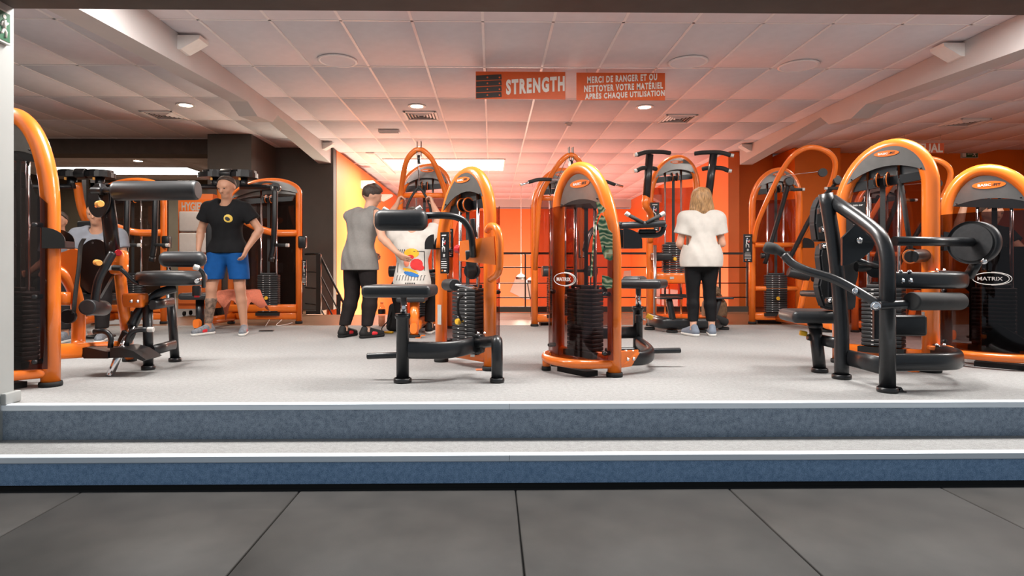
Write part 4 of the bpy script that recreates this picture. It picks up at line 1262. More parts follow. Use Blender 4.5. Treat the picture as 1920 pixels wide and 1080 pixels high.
# ================================================================== right machine (seated dip)
Rg, Lg = G(1742, 697), G(1578, 680)
Cm = (Lg + Rg) / 2
t = thing('dip_machine', (Cm.x, Cm.y, 0), 'tall orange seated dip machine with black bent frame tubes at the top of the steps', 'gym machine')
M, ex, ey = tower(t, Cm, Lg - Rg, hw=(Rg - Lg).length / 2 + 0.01, H=1.60, zs=1.06, zb=1.30, r=0.055, ztop_shield=1.35, logo=False, bump=False, badge_on=(True, False))
f1, f2, f3 = G(1664, 735), G(1578, 710), G(1537, 698)
p1 = MB().tube(fil([Vector((f1.x, f1.y, 0.02)), P(1664, 455, f1.y), P(1622, 417, 3.78), P(1560, 376, 4.02)], 0.16, 8), 0.043, 18).build('front_frame', 'black_metal', t)
foot('f', t, f1, 0.055, 'black_plastic')
MB().tube(smooth_path([Vector((f2.x, f2.y, 0.02)), P(1577, 600, f2.y), P(1566, 480, f2.y), P(1548, 363, f2.y)], 6), 0.044, 18).build('post', 'black_metal', t)
foot('f', t, f2, 0.058, 'black_plastic')
MB().tube([P(1528, 612, f3.y), P(1533, 655, f3.y), Vector((f3.x, f3.y, 0.02))], 0.041, 16).build('leg', 'black_metal', t)
foot('f', t, f3, 0.053, 'black_plastic')
MB().lathe(P(1528, 612, f3.y), [(0.046, -0.01), (0.05, 0.0), (0.048, 0.02), (0.03, 0.022)], 20).build('leg_collar', 'black_plastic', t)
MB().prism([(0, 0), (0.035, 0), (0.05, 0.0), (0.05, 0.006), (0.036, 0.006), (0.02, 0.03), (-0.01, 0.03), (-0.01, 0.024), (0.015, 0.024)], f1 + Vector((0.05, 0, 0)), (1, 0, 0), U3, (0, 1, 0), 0.04).build('floor_bracket', 'black_metal', t)
MB().oval([P(1580, 668, 4.05), P(1662, 688, 3.63)], 0.05, 0.105).build('base_beam', 'black_metal', t)
MB().oval([P(1535, 636, 4.28), P(1578, 646, 4.07)], 0.05, 0.075).build('seat_beam', 'black_metal', t)
MB().oval(smooth_path([P(1666, 680, 3.62), P(1720, 679, 3.63), P(1775, 678, 3.66), P(1797, 675, 3.76), P(1792, 668, 3.95), P(1768, 662, 4.12), P(1748, 658, 4.24)], 6), 0.055, 0.105).build('base_loop', 'black_metal', t)
MB().oval(smooth_path([P(1668, 525, 3.62), P(1730, 526, 3.64), P(1788, 526, 3.70), P(1807, 525, 3.80), P(1798, 523, 4.0), P(1765, 521, 4.16), P(1748, 520, 4.26)], 6), 0.055, 0.10).build('upper_loop', 'black_metal', t)
for uu, vv in ((1692, 527), (1707, 527)):
    bolt(t, P(uu, vv, 3.60), (0, -1, 0), 0.010)
for uu in (1688, 1705):
    bolt(t, P(uu, 510, 3.62), U3, 0.010)
for vv in (512, 652):
    q = P(1762, vv, 4.2)
    MB().rbox(q, (0.15, 0.10, 0.03), 0.012, rot=Matrix.Rotation(R(-20), 3, 'Z')).build('frame_bracket', 'orange', t)
    for du in (-6, 8):
        bolt(t, P(1762 + du, vv - 5, 4.16), U3, 0.009)
# back pads
ub = [(1530, 372), (1545, 364), (1556, 366), (1562, 400), (1562, 453), (1524, 453), (1519, 420), (1521, 392)]
lb = [(1530, 458), (1600, 458), (1606, 490), (1611, 515), (1603, 540), (1606, 560), (1603, 580), (1560, 582), (1536, 576), (1528, 555), (1523, 535), (1530, 510), (1526, 480)]
def pad(pts, nm, Y, m, th, rz):
    ps = [P(u, v, Y) for u, v in pts]
    c = sum(ps, Vector()) / len(ps)
    axx = Vector((math.cos(rz), math.sin(rz), 0)); nz = Vector((-math.sin(rz), math.cos(rz), 0))
    bm = bmesh.new()
    vs = [bm.verts.new(axx * ((p.x - c.x)) + U3 * (p.z - c.z) - nz * th / 2) for p in ps]
    f = bm.faces.new(vs)
    r_ = bmesh.ops.extrude_face_region(bm, geom=[f])
    bmesh.ops.translate(bm, vec=nz * th, verts=[g_ for g_ in r_['geom'] if isinstance(g_, bmesh.types.BMVert)])
    bmesh.ops.bevel(bm, geom=list(bm.edges), offset=0.012, segments=2, affect='EDGES')
    bm.verts.index_update()
    mb = MB().add([v.co + c for v in bm.verts], [[v.index for v in f.verts] for f in bm.faces], False)
    bm.free()
    return mb.build(nm, m, t)
pad(ub, 'head_pad', 4.20, 'vinyl', 0.07, R(12))
pad(lb, 'back_pad', 4.20, 'vinyl', 0.07, R(12))
MB().box(P(1560, 470, 4.12), (0.05, 0.02, 0.62)).build('pad_spine', 'black_metal', t)
for uu, vv in ((1546, 396), (1549, 431), (1550, 462), (1560, 564)):
    b_ = MB().rbox(P(uu, vv, 4.11), (0.085, 0.05, 0.05), 0.012).build('pad_bracket', 'black_plastic', t)
    bolt(b_, P(uu - 4, vv, 4.085), (0, -1, 0), 0.009)
seat_pad(t, P(1522, 592, 4.32), (0.36, 0.34, 0.085), 0.035, R(-8))
MB().rbox(P(1506, 625, 4.30), (0.05, 0.03, 0.035), 0.008, rot=Matrix.Rotation(R(10), 3, 'Y')).build('adjuster_handle', 'yellow', t)
MB().roller(P(1514, 632, 4.27), P(1524, 634, 4.27), 0.022, 0.006).build('adjuster_housing', 'black_plastic', t)
# gusset and levers
gp = [P(u, v, 3.90) for u, v in [(1578, 446), (1600, 424), (1612, 412), (1641, 450), (1634, 468), (1616, 484), (1590, 496), (1578, 498)]]
MB().prism([(p.x, p.z) for p in gp], (0, 3.9, 0), (1, 0, 0), U3, (0, 1, 0), 0.02).build('gusset_plate', 'black_metal', t)
bolt(t, P(1612, 451, 3.885), (0, -1, 0), 0.013)
lv = [P(1470, 478, 3.96), P(1486, 494, 3.92), P(1512, 507, 3.86), P(1560, 522, 3.78), P(1600, 542, 3.70), P(1650, 572, 3.58)]
MB().tube(smooth_path(lv, 6), 0.027, 16).build('press_lever', 'black_metal', t)
MB().taper([P(1433, 462, 4.02), P(1436, 463, 4.015), P(1452, 467, 4.0), P(1462, 471, 3.98), P(1474, 482, 3.95)], [0.028, 0.038, 0.038, 0.026, 0.024], 18).build('press_grip', 'grip', t)
bolt(t, P(1604, 546, 3.66), (0, -1, 0), 0.014)
bolt(t, P(1642, 574, 3.53), (-0.6, -1, 0), 0.018)
MB().roller(P(1648, 573, 3.55), P(1712, 570, 3.55), 0.026, 0.006).build('pivot_shaft', 'black_metal', t)
MB().roller(P(1708, 565, 3.52), P(1800, 565, 3.72), 0.053, 0.012, 30).build('roller_grip', 'grip', t)
MB().box(P(1645, 605, 3.68), (0.05, 0.02, 0.19)).build('link_plate', 'black_metal', t)
MB().rbox(P(1700, 610, 3.85), (0.22, 0.08, 0.13), 0.02).build('gear_housing', 'black_plastic', t)
MB().cyl(P(1677, 452, 3.66), P(1822, 454, 3.82), 0.028, 18).build('counterweight_arm', 'black_metal', t)
cw = P(1826, 455, 3.86)
axw = Vector((-1, -0.55, 0)).normalized()
MB().lathe(cw + axw * 0.04, [(0.001, 0.0), (0.116, 0.0), (0.117, -0.012), (0.128, -0.012), (0.132, 0.0), (0.134, 0.008), (0.134, -0.085), (0.128, -0.10), (0.001, -0.10)], 40, axis=axw).build('counterweight', 'iron', t)
bolt(t, P(1845, 490, 3.76), (-0.4, -1, 0), 0.012)
MB().oval([P(1838, 480, 3.9), P(1815, 520, 3.95)], 0.05, 0.07, up=(0, -1, 0)).build('weight_bracket', 'black_metal', t)
MB().tube([P(1604, 487, 4.05), P(1645, 500, 4.12)], 0.018, 12).build('press_lever', 'black_metal', t)
MB().roller(P(1605, 500, 4.15), P(1630, 500, 4.15), 0.034, 0.008).build('pivot_hub', 'black_plastic', t)
MB().lathe(P(1641, 505, 4.14), [(0.001, 0), (0.055, 0), (0.057, 0.006), (0.057, 0.02), (0.001, 0.024)], 24, axis=(-0.4, -1, 0)).build('pulley', 'black_plastic', t)
MB().roller(P(1708, 481, 4.12), P(1733, 479, 4.26), 0.045, 0.01).build('idler_pulley', 'black_plastic', t)
MB().lathe(P(1707, 481, 4.11), [(0.040, 0), (0.049, 0), (0.049, 0.006), (0.040, 0.006)], 24, axis=(0.15, 1, 0)).build('pulley_rim', 'orange', t)
MB().sweep([P(1683, 300, 4.46), P(1709, 478, 4.17)], [(-0.018, -0.002), (0.018, -0.002), (0.018, 0.002), (-0.018, 0.002)], up=(0, -1, 0)).build('belt', 'belt', t)
placard(t, P(1605, 418, 4.60), -ex, ey, 0.13, 0.31, 'SEATED DIP')
cup(t, P(1758, 470, 4.30), (1, 0.1, 0), (-0.1, 1, 0), 0.13, 0.13, 0.1)
MB().box(P(1731, 597, 4.25), (0.02, 0.004, 0.09)).build('warning_label', 'cap_white', t)
q = G(1712, 697)
MB().prism([(0, 0), (0.05, 0), (0.075, 0.04), (0.12, 0.04), (0.12, 0.046), (0.07, 0.046), (0.046, 0.006), (0, 0.006)], q - Vector((0.03, 0, 0)), (1, 0, 0), U3, (0, 1, 0), 0.06).build('floor_bracket', 'orange', t)

# ================================================================== far right machine (shield to the camera)
t = thing('shielded_machine', (3.73, 4.55, 0), 'orange strength machine with dark smoked shield beside the seated dip machine', 'gym machine')
M, ex, ey = tower(t, Vector((3.73, 4.55, 0)), (0.7, -0.71), hw=0.30, H=1.455, zs=0.85, zb=1.10, dark=True, ztop_shield=1.13, badge_on=(False, True))
MB().box(M @ Vector((0.02, 0.10, 0.52)), (0.36, 0.05, 0.72), None, math.atan2(ex.y, ex.x)).build('rear_cover', 'black_plastic', t)
MB().prism([(-0.1, 0.13), (0.2, 0.13), (0.2, 0.20), (0.02, 0.32)], M @ Vector((0, -0.07, 0)), ex, U3, ey, 0.06).build('stack_bracket', 'black_metal', t)
seat_pad(t, M @ Vector((0.15, 0.62, 0.50)), (0.42, 0.36, 0.08), 0.03, math.atan2(ex.y, ex.x))
MB().cyl(M @ Vector((0.15, 0.62, 0.03)), M @ Vector((0.15, 0.62, 0.47)), 0.04).build('seat_column', 'black_metal', t)
foot('f', t, M @ Vector((0.15, 0.62, 0)), 0.055)
MB().oval([M @ Vector((0.1, 0.0, 0.12)), M @ Vector((0.15, 0.62, 0.12))], 0.06, 0.10).build('base_beam', 'black_metal', t)
# ================================================================== back row machines
def LM(M):
    return lambda x, y, z: M @ Vector((x, y, z))

def pulldown(C, label, bar=False, rz=0.0):
    """tall cable tower; local +y is the user side (towards the steps)"""
    t = thing('pulldown_machine', (C[0], C[1], 0), label, 'gym machine', 'cable pulldown machines in the back row')
    ex = Vector((-math.cos(rz), -math.sin(rz), 0))
    M, ex, ey = tower(t, Vector((C[0], C[1], 0)), ex, hw=0.30, H=1.94, zs=1.45, zb=1.62, r=0.042, ztop_shield=1.62, logo=False, bump=True, badge_on=(True, False), detail=True, nplates=18)
    L = LM(M)
    MB().tube(fil([L(-0.30, 0.02, 0.70), L(-0.27, 0.12, 1.60), L(-0.15, 0.52, 1.94), L(0, 0.56, 2.07), L(0.15, 0.52, 1.94), L(0.27, 0.12, 1.60), L(0.30, 0.02, 0.70)], 0.16, 7), 0.030, 14).build('boom_frame', 'orange', t)
    MB().tube([L(-0.27, 0.12, 1.58), L(0.27, 0.12, 1.58)], 0.030, 14).build('cross_bar', 'orange', t)
    for s in (-1, 1):
        MB().box(L(s * 0.022, 0.54, 2.05), (0.006, 0.07, 0.16), None, math.atan2(ex.y, ex.x)).build('pulley_fork', 'black_metal', t)
    MB().lathe(L(-0.014, 0.54, 1.93), [(0.001, 0), (0.05, 0), (0.055, 0.006), (0.05, 0.014), (0.055, 0.022), (0.05, 0.028), (0.001, 0.028)], 20, axis=ex).build('pulley', 'black_plastic', t)
    MB().cyl(L(0, 0.57, 2.0), L(0, 0.57, 1.62), 0.004, 8).build('cable', 'steel', t)
    MB().cyl(L(0.03, 0.50, 2.02), L(0.06, 0.05, 1.75), 0.004, 8).build('cable', 'steel', t)
    if bar:
        z = 1.74
        b_ = MB().tube(fil([L(0.62, 0.60, z - 0.075), L(0.40, 0.60, z + 0.0), L(-0.40, 0.60, z + 0.0), L(-0.62, 0.60, z - 0.06)], 0.1, 6), 0.013, 12).build('lat_bar', 'chrome', t)
        for s in (-1, 1):
            MB().tube(fil([L(s * 0.52, 0.60, z - 0.04), L(s * 0.40, 0.60, z), L(s * 0.25, 0.60, z)], 0.08, 5), 0.021, 12).build('bar_grip', 'grip', b_)
        MB().cyl(L(0, 0.60, z), L(0, 0.57, 2.0), 0.005, 8).build('cable', 'steel', t)
    else:
        for s in (-1, 1):
            MB().tube(smooth_path([L(0, 0.57, 1.62), L(s * 0.05, 0.58, 1.56), L(s * 0.12, 0.60, 1.42), L(s * 0.14, 0.60, 1.28)], 5), 0.014, 10).build('rope_handle', 'grip', t)
    # seat group
    MB().oval([L(0, 0.02, 0.10), L(0, 1.05, 0.10)], 0.07, 0.11).build('base_beam', 'orange', t)
    MB().cyl(L(0, 0.98, 0.03), L(0, 0.98, 0.37), 0.045).build('seat_column', 'orange', t)
    foot('f', t, L(0, 0.98, 0), 0.06)
    seat_pad(t, L(0.03, 0.90, 0.40), (0.30, 0.36, 0.065), 0.026, rz)
    MB().tube(fil([L(0.05, 0.30, 0.12), L(0.05, 0.42, 0.69)], 0.05), 0.03, 12).build('thigh_post', 'orange', t)
    MB().cyl(L(-0.20, 0.50, 0.69), L(0.30, 0.50, 0.69), 0.018).build('thigh_bar', 'black_metal', t)
    for s in (0.05, -1):
        x = 0.14 if s > 0 else -0.18
        MB().roller(L(x, 0.52, 0.69), L(x + (0.20 if s > 0 else -0.14), 0.52, 0.685), 0.062, 0.012).build('thigh_roller', 'vinyl', t)
    placard(t, L(-0.30, 0.06, 1.02), -ex, ey, 0.10, 0.34)
    q = L(-0.02, 1.04, 0)
    MB().prism([(0, 0), (0.05, 0), (0.065, 0.025), (0.10, 0.025), (0.10, 0.031), (0.06, 0.031), (0.046, 0.006), (0, 0.006)], q, -ex, U3, ey, 0.05).build('floor_bracket', 'orange', t)
    return t, M
q = P(796, 500, 7.45)
pd1, PM1 = pulldown((q.x, 7.45), 'tall orange pulldown machine where the man in the white printed shirt sits')
q = P(1046, 500, 7.75)
pd2, PM2 = pulldown((q.x, 7.75), 'tall orange pulldown machine with a wide lat bar, behind the logo shield', True, R(10))

# ---------------------------------------------------------------- assisted dip and chin machine (the woman stands at it)
q = P(1262, 500, 7.75)
t = thing('dip_chin_machine', (q.x, 7.75, 0), 'orange dip and chin machine with black raised arms, in front of the woman', 'gym machine')
M, ex, ey = tower(t, Vector((q.x, 7.75, 0)), (-1, 0.06), hw=0.29, H=2.10, zs=1.55, zb=1.75, r=0.042, ztop_shield=1.75, logo=False, bump=True, badge_on=(True, False), nplates=13, zbot=0.50)
L = LM(M)
MB().oval([L(-0.28, 0.04, 0.60), L(0.28, 0.04, 0.60)], 0.05, 0.14).build('stack_shelf', 'orange', t)
MB().box(L(0.03, 0.07, 0.60), (0.05, 0.004, 0.03)).build('data_plate', 'cap_white', t)
for s, u0 in ((1, 1210), (-1, 1330)):
    Ya = 7.35
    sg = -1 if s > 0 else 1
    MB().tube(smooth_path([L(s * 0.29, 0.02, 1.05), P(u0 + sg * -10, 405, 7.6), P(u0 + sg * 0, 385, Ya), P(u0 + sg * -2, 365, Ya)], 6), 0.040, 14).build('arm_base', 'orange', t)
    MB().tube([P(u0 + sg * -2, 370, Ya), P(u0 + sg * -8 * (-1 if s < 0 else 1) * (1), 290, Ya)], 0.045, 14).build('arm_post', 'black_metal', t)
    for vv, ua, ub in (((287, 1256, 1195), (317, 1230, 1194)) if s > 0 else ((288, 1302, 1370), (317, 1317, 1366))):
        pts = [P(ua, vv, Ya + 0.10), P(ua * 0.75 + ub * 0.25, vv - 2, Ya + 0.05), P(ua * 0.3 + ub * 0.7, vv - 2, Ya - 0.05), P(ub, vv + 3, Ya - 0.1)]
        h = MB().tube(smooth_path(pts, 6), 0.026, 12).build('handle', 'grip', t)
        tip(h, pts[-1], P(ub + sg * 6, vv + 4, Ya - 0.11), 0.022)
placard(t, L(0.24, 0.06, 1.36), -ex, ey, 0.11, 0.36)
# front step frame
fy = 6.92
def gp(u, Y, z):
    p = P(u, 500, Y)
    return Vector((p.x, Y, z))
MB().oval(smooth_path([gp(1218, 7.3, 0.10), gp(1238, 7.0, 0.10), gp(1262, fy, 0.10), gp(1318, fy, 0.10), gp(1345, 7.0, 0.10), gp(1358, 7.3, 0.10)], 6), 0.06, 0.12).build('step_base', 'black_metal', t)
MB().box((q.x, 7.45, 0.10), (0.52, 0.5, 0.10)).build('step_deck', 'orange', t)
for uu, Yf in ((1218, 7.25), (1260, fy), (1320, fy), (1357, 7.25)):
    foot('f', t, gp(uu, Yf, 0), 0.06)
for u0, u1 in ((1262, 1254), (1334, 1348)):
    MB().oval(smooth_path([gp(u0, fy + 0.02, 0.12), gp((u0 + u1) / 2, fy + 0.02, 0.25), gp(u1, fy + 0.04, 0.37)], 5), 0.07, 0.09, up=(0, -1, 0)).build('step_post', 'black_metal', t)
    MB().rbox(gp(u1, fy + 0.06, 0.385), (0.26, 0.22, 0.022), 0.008).build('step_plate', 'black_metal', t)
MB().tube([gp(1218, 7.3, 0.16), gp(1262, 6.95, 0.12)], 0.03, 12).build('brace', 'black_metal', t)
MB().roller(gp(1338, 7.0, 0.16), gp(1362, 7.05, 0.10), 0.045, 0.01).build('wheel', 'rubber', t)
MB().rbox(gp(1240, 7.6, 0.86), (0.24, 0.16, 0.10), 0.02).build('knee_lever', 'black_plastic', t)
MB().cyl(gp(1228, 7.5, 0.1), gp(1228, 7.5, 1.0), 0.02).build('guide_column', 'steel', t)

# ---------------------------------------------------------------- converging pulldown with tilted hoop
def converging(C, label, grp):
    t = thing('converging_machine', (C[0], C[1], 0), label, 'gym machine', grp)
    M, ex, ey = tower(t, Vector((C[0], C[1], 0)), (-1, 0.12), hw=0.29, H=1.98, zs=1.50, zb=1.60, r=0.042, ztop_shield=1.62, logo=False, bump=True, badge_on=(True, False), nplates=17)
    L = LM(M)
    hoop = [L(0.28, 0.03, 1.05), L(0.26, 0.20, 1.35), L(0.10, 0.60, 1.92), L(-0.04, 0.80, 2.10), L(-0.24, 0.82, 2.10), L(-0.42, 0.75, 1.98), L(-0.45, 0.60, 1.75), L(-0.38, 0.35, 1.42), L(-0.27, 0.03, 1.05)]
    MB().tube(smooth_path(hoop, 7), 0.030, 14).build('hoop_frame', 'orange', t)
    MB().tube([L(-0.27, 0.05, 1.02), L(0.27, 0.05, 1.02)], 0.032, 12).build('cross_bar', 'orange', t)
    for (x0_, y0_, z0_), (x1_, y1_, z1_), s in (((0.02, 0.55, 1.76), (0.20, 0.22, 0.78), 1), ((-0.50, 0.62, 1.76), (-0.08, 0.22, 0.80), -1)):
        a_ = MB().tube(smooth_path([L(x0_, y0_, z0_), L(x0_ * 0.6 + x1_ * 0.4 - s * 0.02, y0_ * 0.5 + y1_ * 0.5, (z0_ + z1_) / 2 + 0.12), L(x1_, y1_, z1_)], 6), 0.028, 12).build('lever_arm', 'black_metal', t)
        MB().roller(L(x0_, y0_ + 0.03, z0_), L(x0_ + 0.01, y0_ - 0.03, z0_), 0.055, 0.01).build('pivot_hub', 'black_plastic', a_)
        h = MB().cyl(L(x0_, y0_ + 0.05, z0_ - 0.10), L(x0_ - s * 0.13, y0_ + 0.05, z0_ - 0.10), 0.018).build('handle', 'grip', a_)
        tip(a_, L(x0_ - s * 0.13, y0_ + 0.05, z0_ - 0.10), L(x0_ - s * 0.16, y0_ + 0.05, z0_ - 0.10), 0.018)
        MB().roller(L(x1_ - 0.05, y1_, z1_ + 0.10), L(x1_ + 0.05, y1_, z1_ + 0.10), 0.035, 0.01).build('lever_stop', 'black_plastic', t)
    MB().lathe(L(-0.30, 0.70, 1.84), [(0.001, 0), (0.05, 0), (0.05, 0.03), (0.001, 0.03)], 18, axis=ey).build('pulley', 'black_plastic', t)
    MB().cyl(L(0.0, 0.4, 1.86), L(-0.30, 0.70, 1.86), 0.004, 6).build('cable', 'steel', t)
    MB().oval([L(-0.02, 0.0, 0.09), L(-0.25, 1.10, 0.09)], 0.07, 0.11).build('base_beam', 'orange', t)
    MB().tube(smooth_path([L(-0.12, 0.45, 0.10), L(-0.16, 0.50, 0.40), L(-0.20, 0.52, 0.62)], 5), 0.036, 12).build('thigh_post', 'orange', t)
    MB().roller(L(-0.22, 0.52, 0.62), L(0.02, 0.52, 0.68), 0.062, 0.012).build('thigh_roller', 'vinyl', t)
    MB().roller(L(-0.26, 0.52, 0.62), L(-0.46, 0.52, 0.60), 0.062, 0.012).build('thigh_roller', 'vinyl', t)
    MB().tube([L(0.26, 0.02, 0.46), L(-0.26, 0.02, 0.46)], 0.030, 12).build('cross_bar', 'orange', t)
    MB().cyl(L(-0.24, 0.98, 0.03), L(-0.24, 0.98, 0.40), 0.045).build('seat_column', 'black_metal', t)
    foot('f', t, L(-0.24, 0.98, 0), 0.06)
    seat_pad(t, L(-0.24, 0.92, 0.43), (0.40, 0.36, 0.07), 0.028, R(5))
    placard(t, L(0.36, 0.05, 0.98), -ex, ey, 0.11, 0.36)
    cup(t, L(-0.31, 0.03, 0.98), -ex, ey, 0.14, 0.13, 0.10)
    return t
q = P(1454, 500, 7.95)
converging((q.x, 7.95), 'orange converging pulldown machine with tilted hoop before the dark orange pier', 'converging machines in the back row')
q = P(1648, 500, 6.9)
cv = converging((q.x, 6.9), 'orange converging pulldown machine seen through the arch of the dip machine', 'converging machines in the back row')

cv.scale = (0.88, 0.88, 0.86)
# ---------------------------------------------------------------- rear delt machines with twin cams on top
def fly_machine(C, label, sx=0.40):
    t = thing('fly_machine', (C[0], C[1], 0), label, 'gym machine', 'fly machines with twin black cams')
    M, ex, ey = tower(t, Vector((C[0], C[1], 0)), (-1, 0.0), hw=0.44, H=1.86, zs=1.55, zb=1.70, r=0.040, ztop_shield=1.68, logo=False, bump=False, badge_on=(True, False), nplates=17, stackx=-0.05, dark=True)
    L = LM(M)
    # local +x is to the left in the picture, +y towards the steps
    for cx in (0.44, 0.10):
        c = L(cx, 0.45, 1.86)
        cm = MB()
        n = 22
        cm.prism([(0.19 * math.cos(2 * PI * k / n) * (1.0 + 0.12 * math.cos(2 * PI * k / n)), 0.16 * math.sin(2 * PI * k / n)) for k in range(n)], c, ex, ey, U3, 0.06)
        cm.prism([(0.15 * math.cos(2 * PI * k / n), 0.13 * math.sin(2 * PI * k / n)) for k in range(n)], c + U3 * 0.045, ex, ey, U3, 0.03)
        ob = cm.build('cam', 'black_plastic', t)
        MB().cyl(c - U3 * 0.16, c - U3 * 0.02, 0.05).build('cam_hub', 'black_metal', t)
        MB().lathe(c - U3 * 0.04 + ey * 0.12, [(0.001, 0), (0.014, 0), (0.014, 0.03), (0.001, 0.034)], 10, axis=-U3).build('adjuster_knob', 'amber_knob', t)
    MB().roller(L(0.33, 0.55, 1.87), L(0.20, 0.55, 1.87), 0.06, 0.01).build('center_hub', 'black_plastic', t)
    for s, x0_, x1_ in ((-1, 0.12, -0.36), (1, 0.42, 1.06)):
        a_ = MB().tube(fil([L(x0_, 0.48, 1.72), L(x1_, 0.62, 1.70), L(x1_, 0.64, 1.62)], 0.04), 0.030, 12).build('swing_arm', 'black_metal', t)
        MB().lathe(L(x1_, 0.66, 1.69), [(0.001, 0), (0.055, 0), (0.055, 0.06), (0.001, 0.06)], 16, axis=-ey).build('arm_joint', 'black_metal', a_)
        MB().tube(smooth_path([L(x1_, 0.66, 1.70), L(x1_, 0.68, 1.30), L(x1_ + 0.02, 0.66, 1.0), L(x1_ + 0.05, 0.64, 0.86)], 6), 0.034, 12).build('hand_arm', 'black_metal', t)
        h = MB().cyl(L(x1_, 0.68, 1.00), L(x1_ - 0.14, 0.70, 0.995), 0.020).build('handle', 'grip', t)
        tip(h, L(x1_ - 0.14, 0.70, 0.995), L(x1_ - 0.18, 0.70, 0.995), 0.022)
        MB().cyl(L(x1_ + 0.05, 0.64, 0.86), L(x1_ + 0.06, 0.64, 0.80), 0.036).build('arm_end', 'black_plastic', t)
    MB().tube(smooth_path([L(-0.42, 0.02, 1.18), L(-0.15, 0.12, 1.18), L(0.05, 0.30, 1.26), L(0.25, 0.42, 1.42)], 6), 0.045, 12).build('upper_beam', 'orange', t)
    MB().tube(smooth_path([L(0.38, 0.02, 1.05), L(0.40, 0.30, 1.40), L(0.40, 0.42, 1.78)], 6), 0.05, 12).build('mast', 'orange', t)
    MB().oval([L(-0.42, 0.03, 0.20), L(0.46, 0.03, 0.20)], 0.06, 0.10).build('base_beam', 'orange', t)
    MB().oval([L(sx, 0.03, 0.09), L(sx, 1.05, 0.09)], 0.07, 0.10).build('base_rail', 'orange', t)
    MB().cyl(L(sx, 0.95, 0.03), L(sx, 0.95, 0.36), 0.045).build('seat_column', 'black_metal', t)
    foot('f', t, L(sx, 0.95, 0), 0.06)
    seat_pad(t, L(sx, 0.92, 0.40), (0.36, 0.38, 0.075), 0.03)
    seat_pad(t, L(sx, 0.50, 1.05), (0.26, 0.09, 0.50), 0.03, 0, 'chest_pad')
    MB().rbox(L(-0.50, 0.04, 1.06), (0.10, 0.09, 0.16), 0.02).build('bottle_holder', 'black_plastic', t)
    placard(t, L(-0.51, 0.0, 0.66), -ex, ey, 0.055, 0.34)
    return t, L(sx, 0.92, 0.44)
q = P(497, 500, 8.15)
fly_machine((q.x, 8.15), 'orange and black fly machine with twin cams, behind the man in blue shorts')
q = P(243, 500, 8.15)
_, FLYSEAT = fly_machine((q.x, 8.15), 'orange and black fly machine with twin cams, behind the long grey roller pad', 0.20)

# ---------------------------------------------------------------- cable column, hygiene cabinet and small things
q = P(168, 500, 8.9)
t = thing('cable_column', (q.x, 8.9, 0), 'grey steel cable column standing behind the seated people', 'gym machine')
for dx in (-0.06, 0.06):
    MB().box((q.x + dx, 8.9, 1.0), (0.06, 0.06, 2.0)).build('upright', 'steel', t)
MB().box((q.x + 0.28, 8.9, 1.86), (0.50, 0.06, 0.14)).build('top_beam', 'steel', t)
MB().box((q.x + 0.20, 8.88, 1.35), (0.07, 0.03, 0.72)).build('adjuster_rail', 'steel', t)
for k in range(9):
    MB().lathe((q.x + 0.20, 8.864, 1.05 + k * 0.07), [(0.001, 0), (0.010, 0), (0.010, 0.002), (0.001, 0.002)], 8, axis=(0, -1, 0)).build('rail_hole', 'black_plastic', t)
MB().box((q.x, 8.9, 0.03), (0.5, 0.6, 0.06)).build('foot_plate', 'black_metal', t)

a, c = P(334, 366, 9.4), P(399, 582, 9.4)
xm = (a.x + c.x) / 2
t = thing('hygiene_station', (xm, 9.4, 0), 'orange wheeled hygiene cabinet with white paper dispensers, by the dark pier', 'cabinet')
wd = c.x - a.x
MB().box((xm, 9.55, (a.z + 0.09) / 2 + 0.02), (wd, 0.30, a.z - 0.09)).build('body', 'orange_wall', t)
MB().box((xm, 9.395, a.z - 0.17), (wd * 0.86, 0.012, 0.22)).build('title_board', 'orange_badge', t)
lettering('lettering', 'HYGIENE', 0.1, (xm, 9.387, a.z - 0.17), (1, 0, 0), (0, 0, 1), 'cap_white', t, bold=0.03, fit=wd * 0.78, fith=0.13)
for z, hh in ((1.42, 0.30), (1.10, 0.30)):
    MB().rbox((xm, 9.36, z), (wd * 0.8, 0.10, hh), 0.02).build('paper_dispenser', 'frame_white', t)
MB().box((xm, 9.39, 0.55), (wd * 0.94, 0.02, 0.72)).build('door', 'orange_wall', t)
for dx in (-0.4, 0.4):
    for dy in (9.45, 9.65):
        MB().roller((xm + dx * wd, dy, 0.035), (xm + dx * wd + 0.03, dy, 0.035), 0.035, 0.005).build('caster', 'rubber', t)

# towel on the fly machine seat
q = P(447, 562, 7.22)
vs, fs = [], []
nx, ny = 15, 13
for i in range(nx):
    for j in range(ny):
        a_, b_ = -1 + 2 * i / (nx - 1), -1 + 2 * j / (ny - 1)
        x, y = a_ * 0.23, b_ * 0.27
        dr = max(0, abs(x) - 0.17, ) * 3.0 + max(0, abs(y) - 0.20) * 2.2
        z = 0.46 - dr * (0.9 + 0.25 * math.sin(7 * a_ + 3 * b_)) + 0.008 * math.sin(9 * a_) * math.cos(7 * b_)
        vs.append(Vector((q.x + x * (1 + 0.12 * b_), 7.22 + y, z)))
for i in range(nx - 1):
    for j in range(ny - 1):
        fs.append((i * ny + j, (i + 1) * ny + j, (i + 1) * ny + j + 1, i * ny + j + 1))
mat('towel_pink', (0.72, 0.22, 0.13), 0.95, var=0.1, scale=60, bump=0.3, bscale=300)
tw2 = MB().add(vs, fs, True).build('towel', 'towel_pink', None, 'salmon pink towel draped over the fly machine seat', 'towel', org=(q.x, 7.22, 0.44))
md = tw2.modifiers.new('thickness', 'SOLIDIFY')
md.thickness = 0.008
md.offset = 1

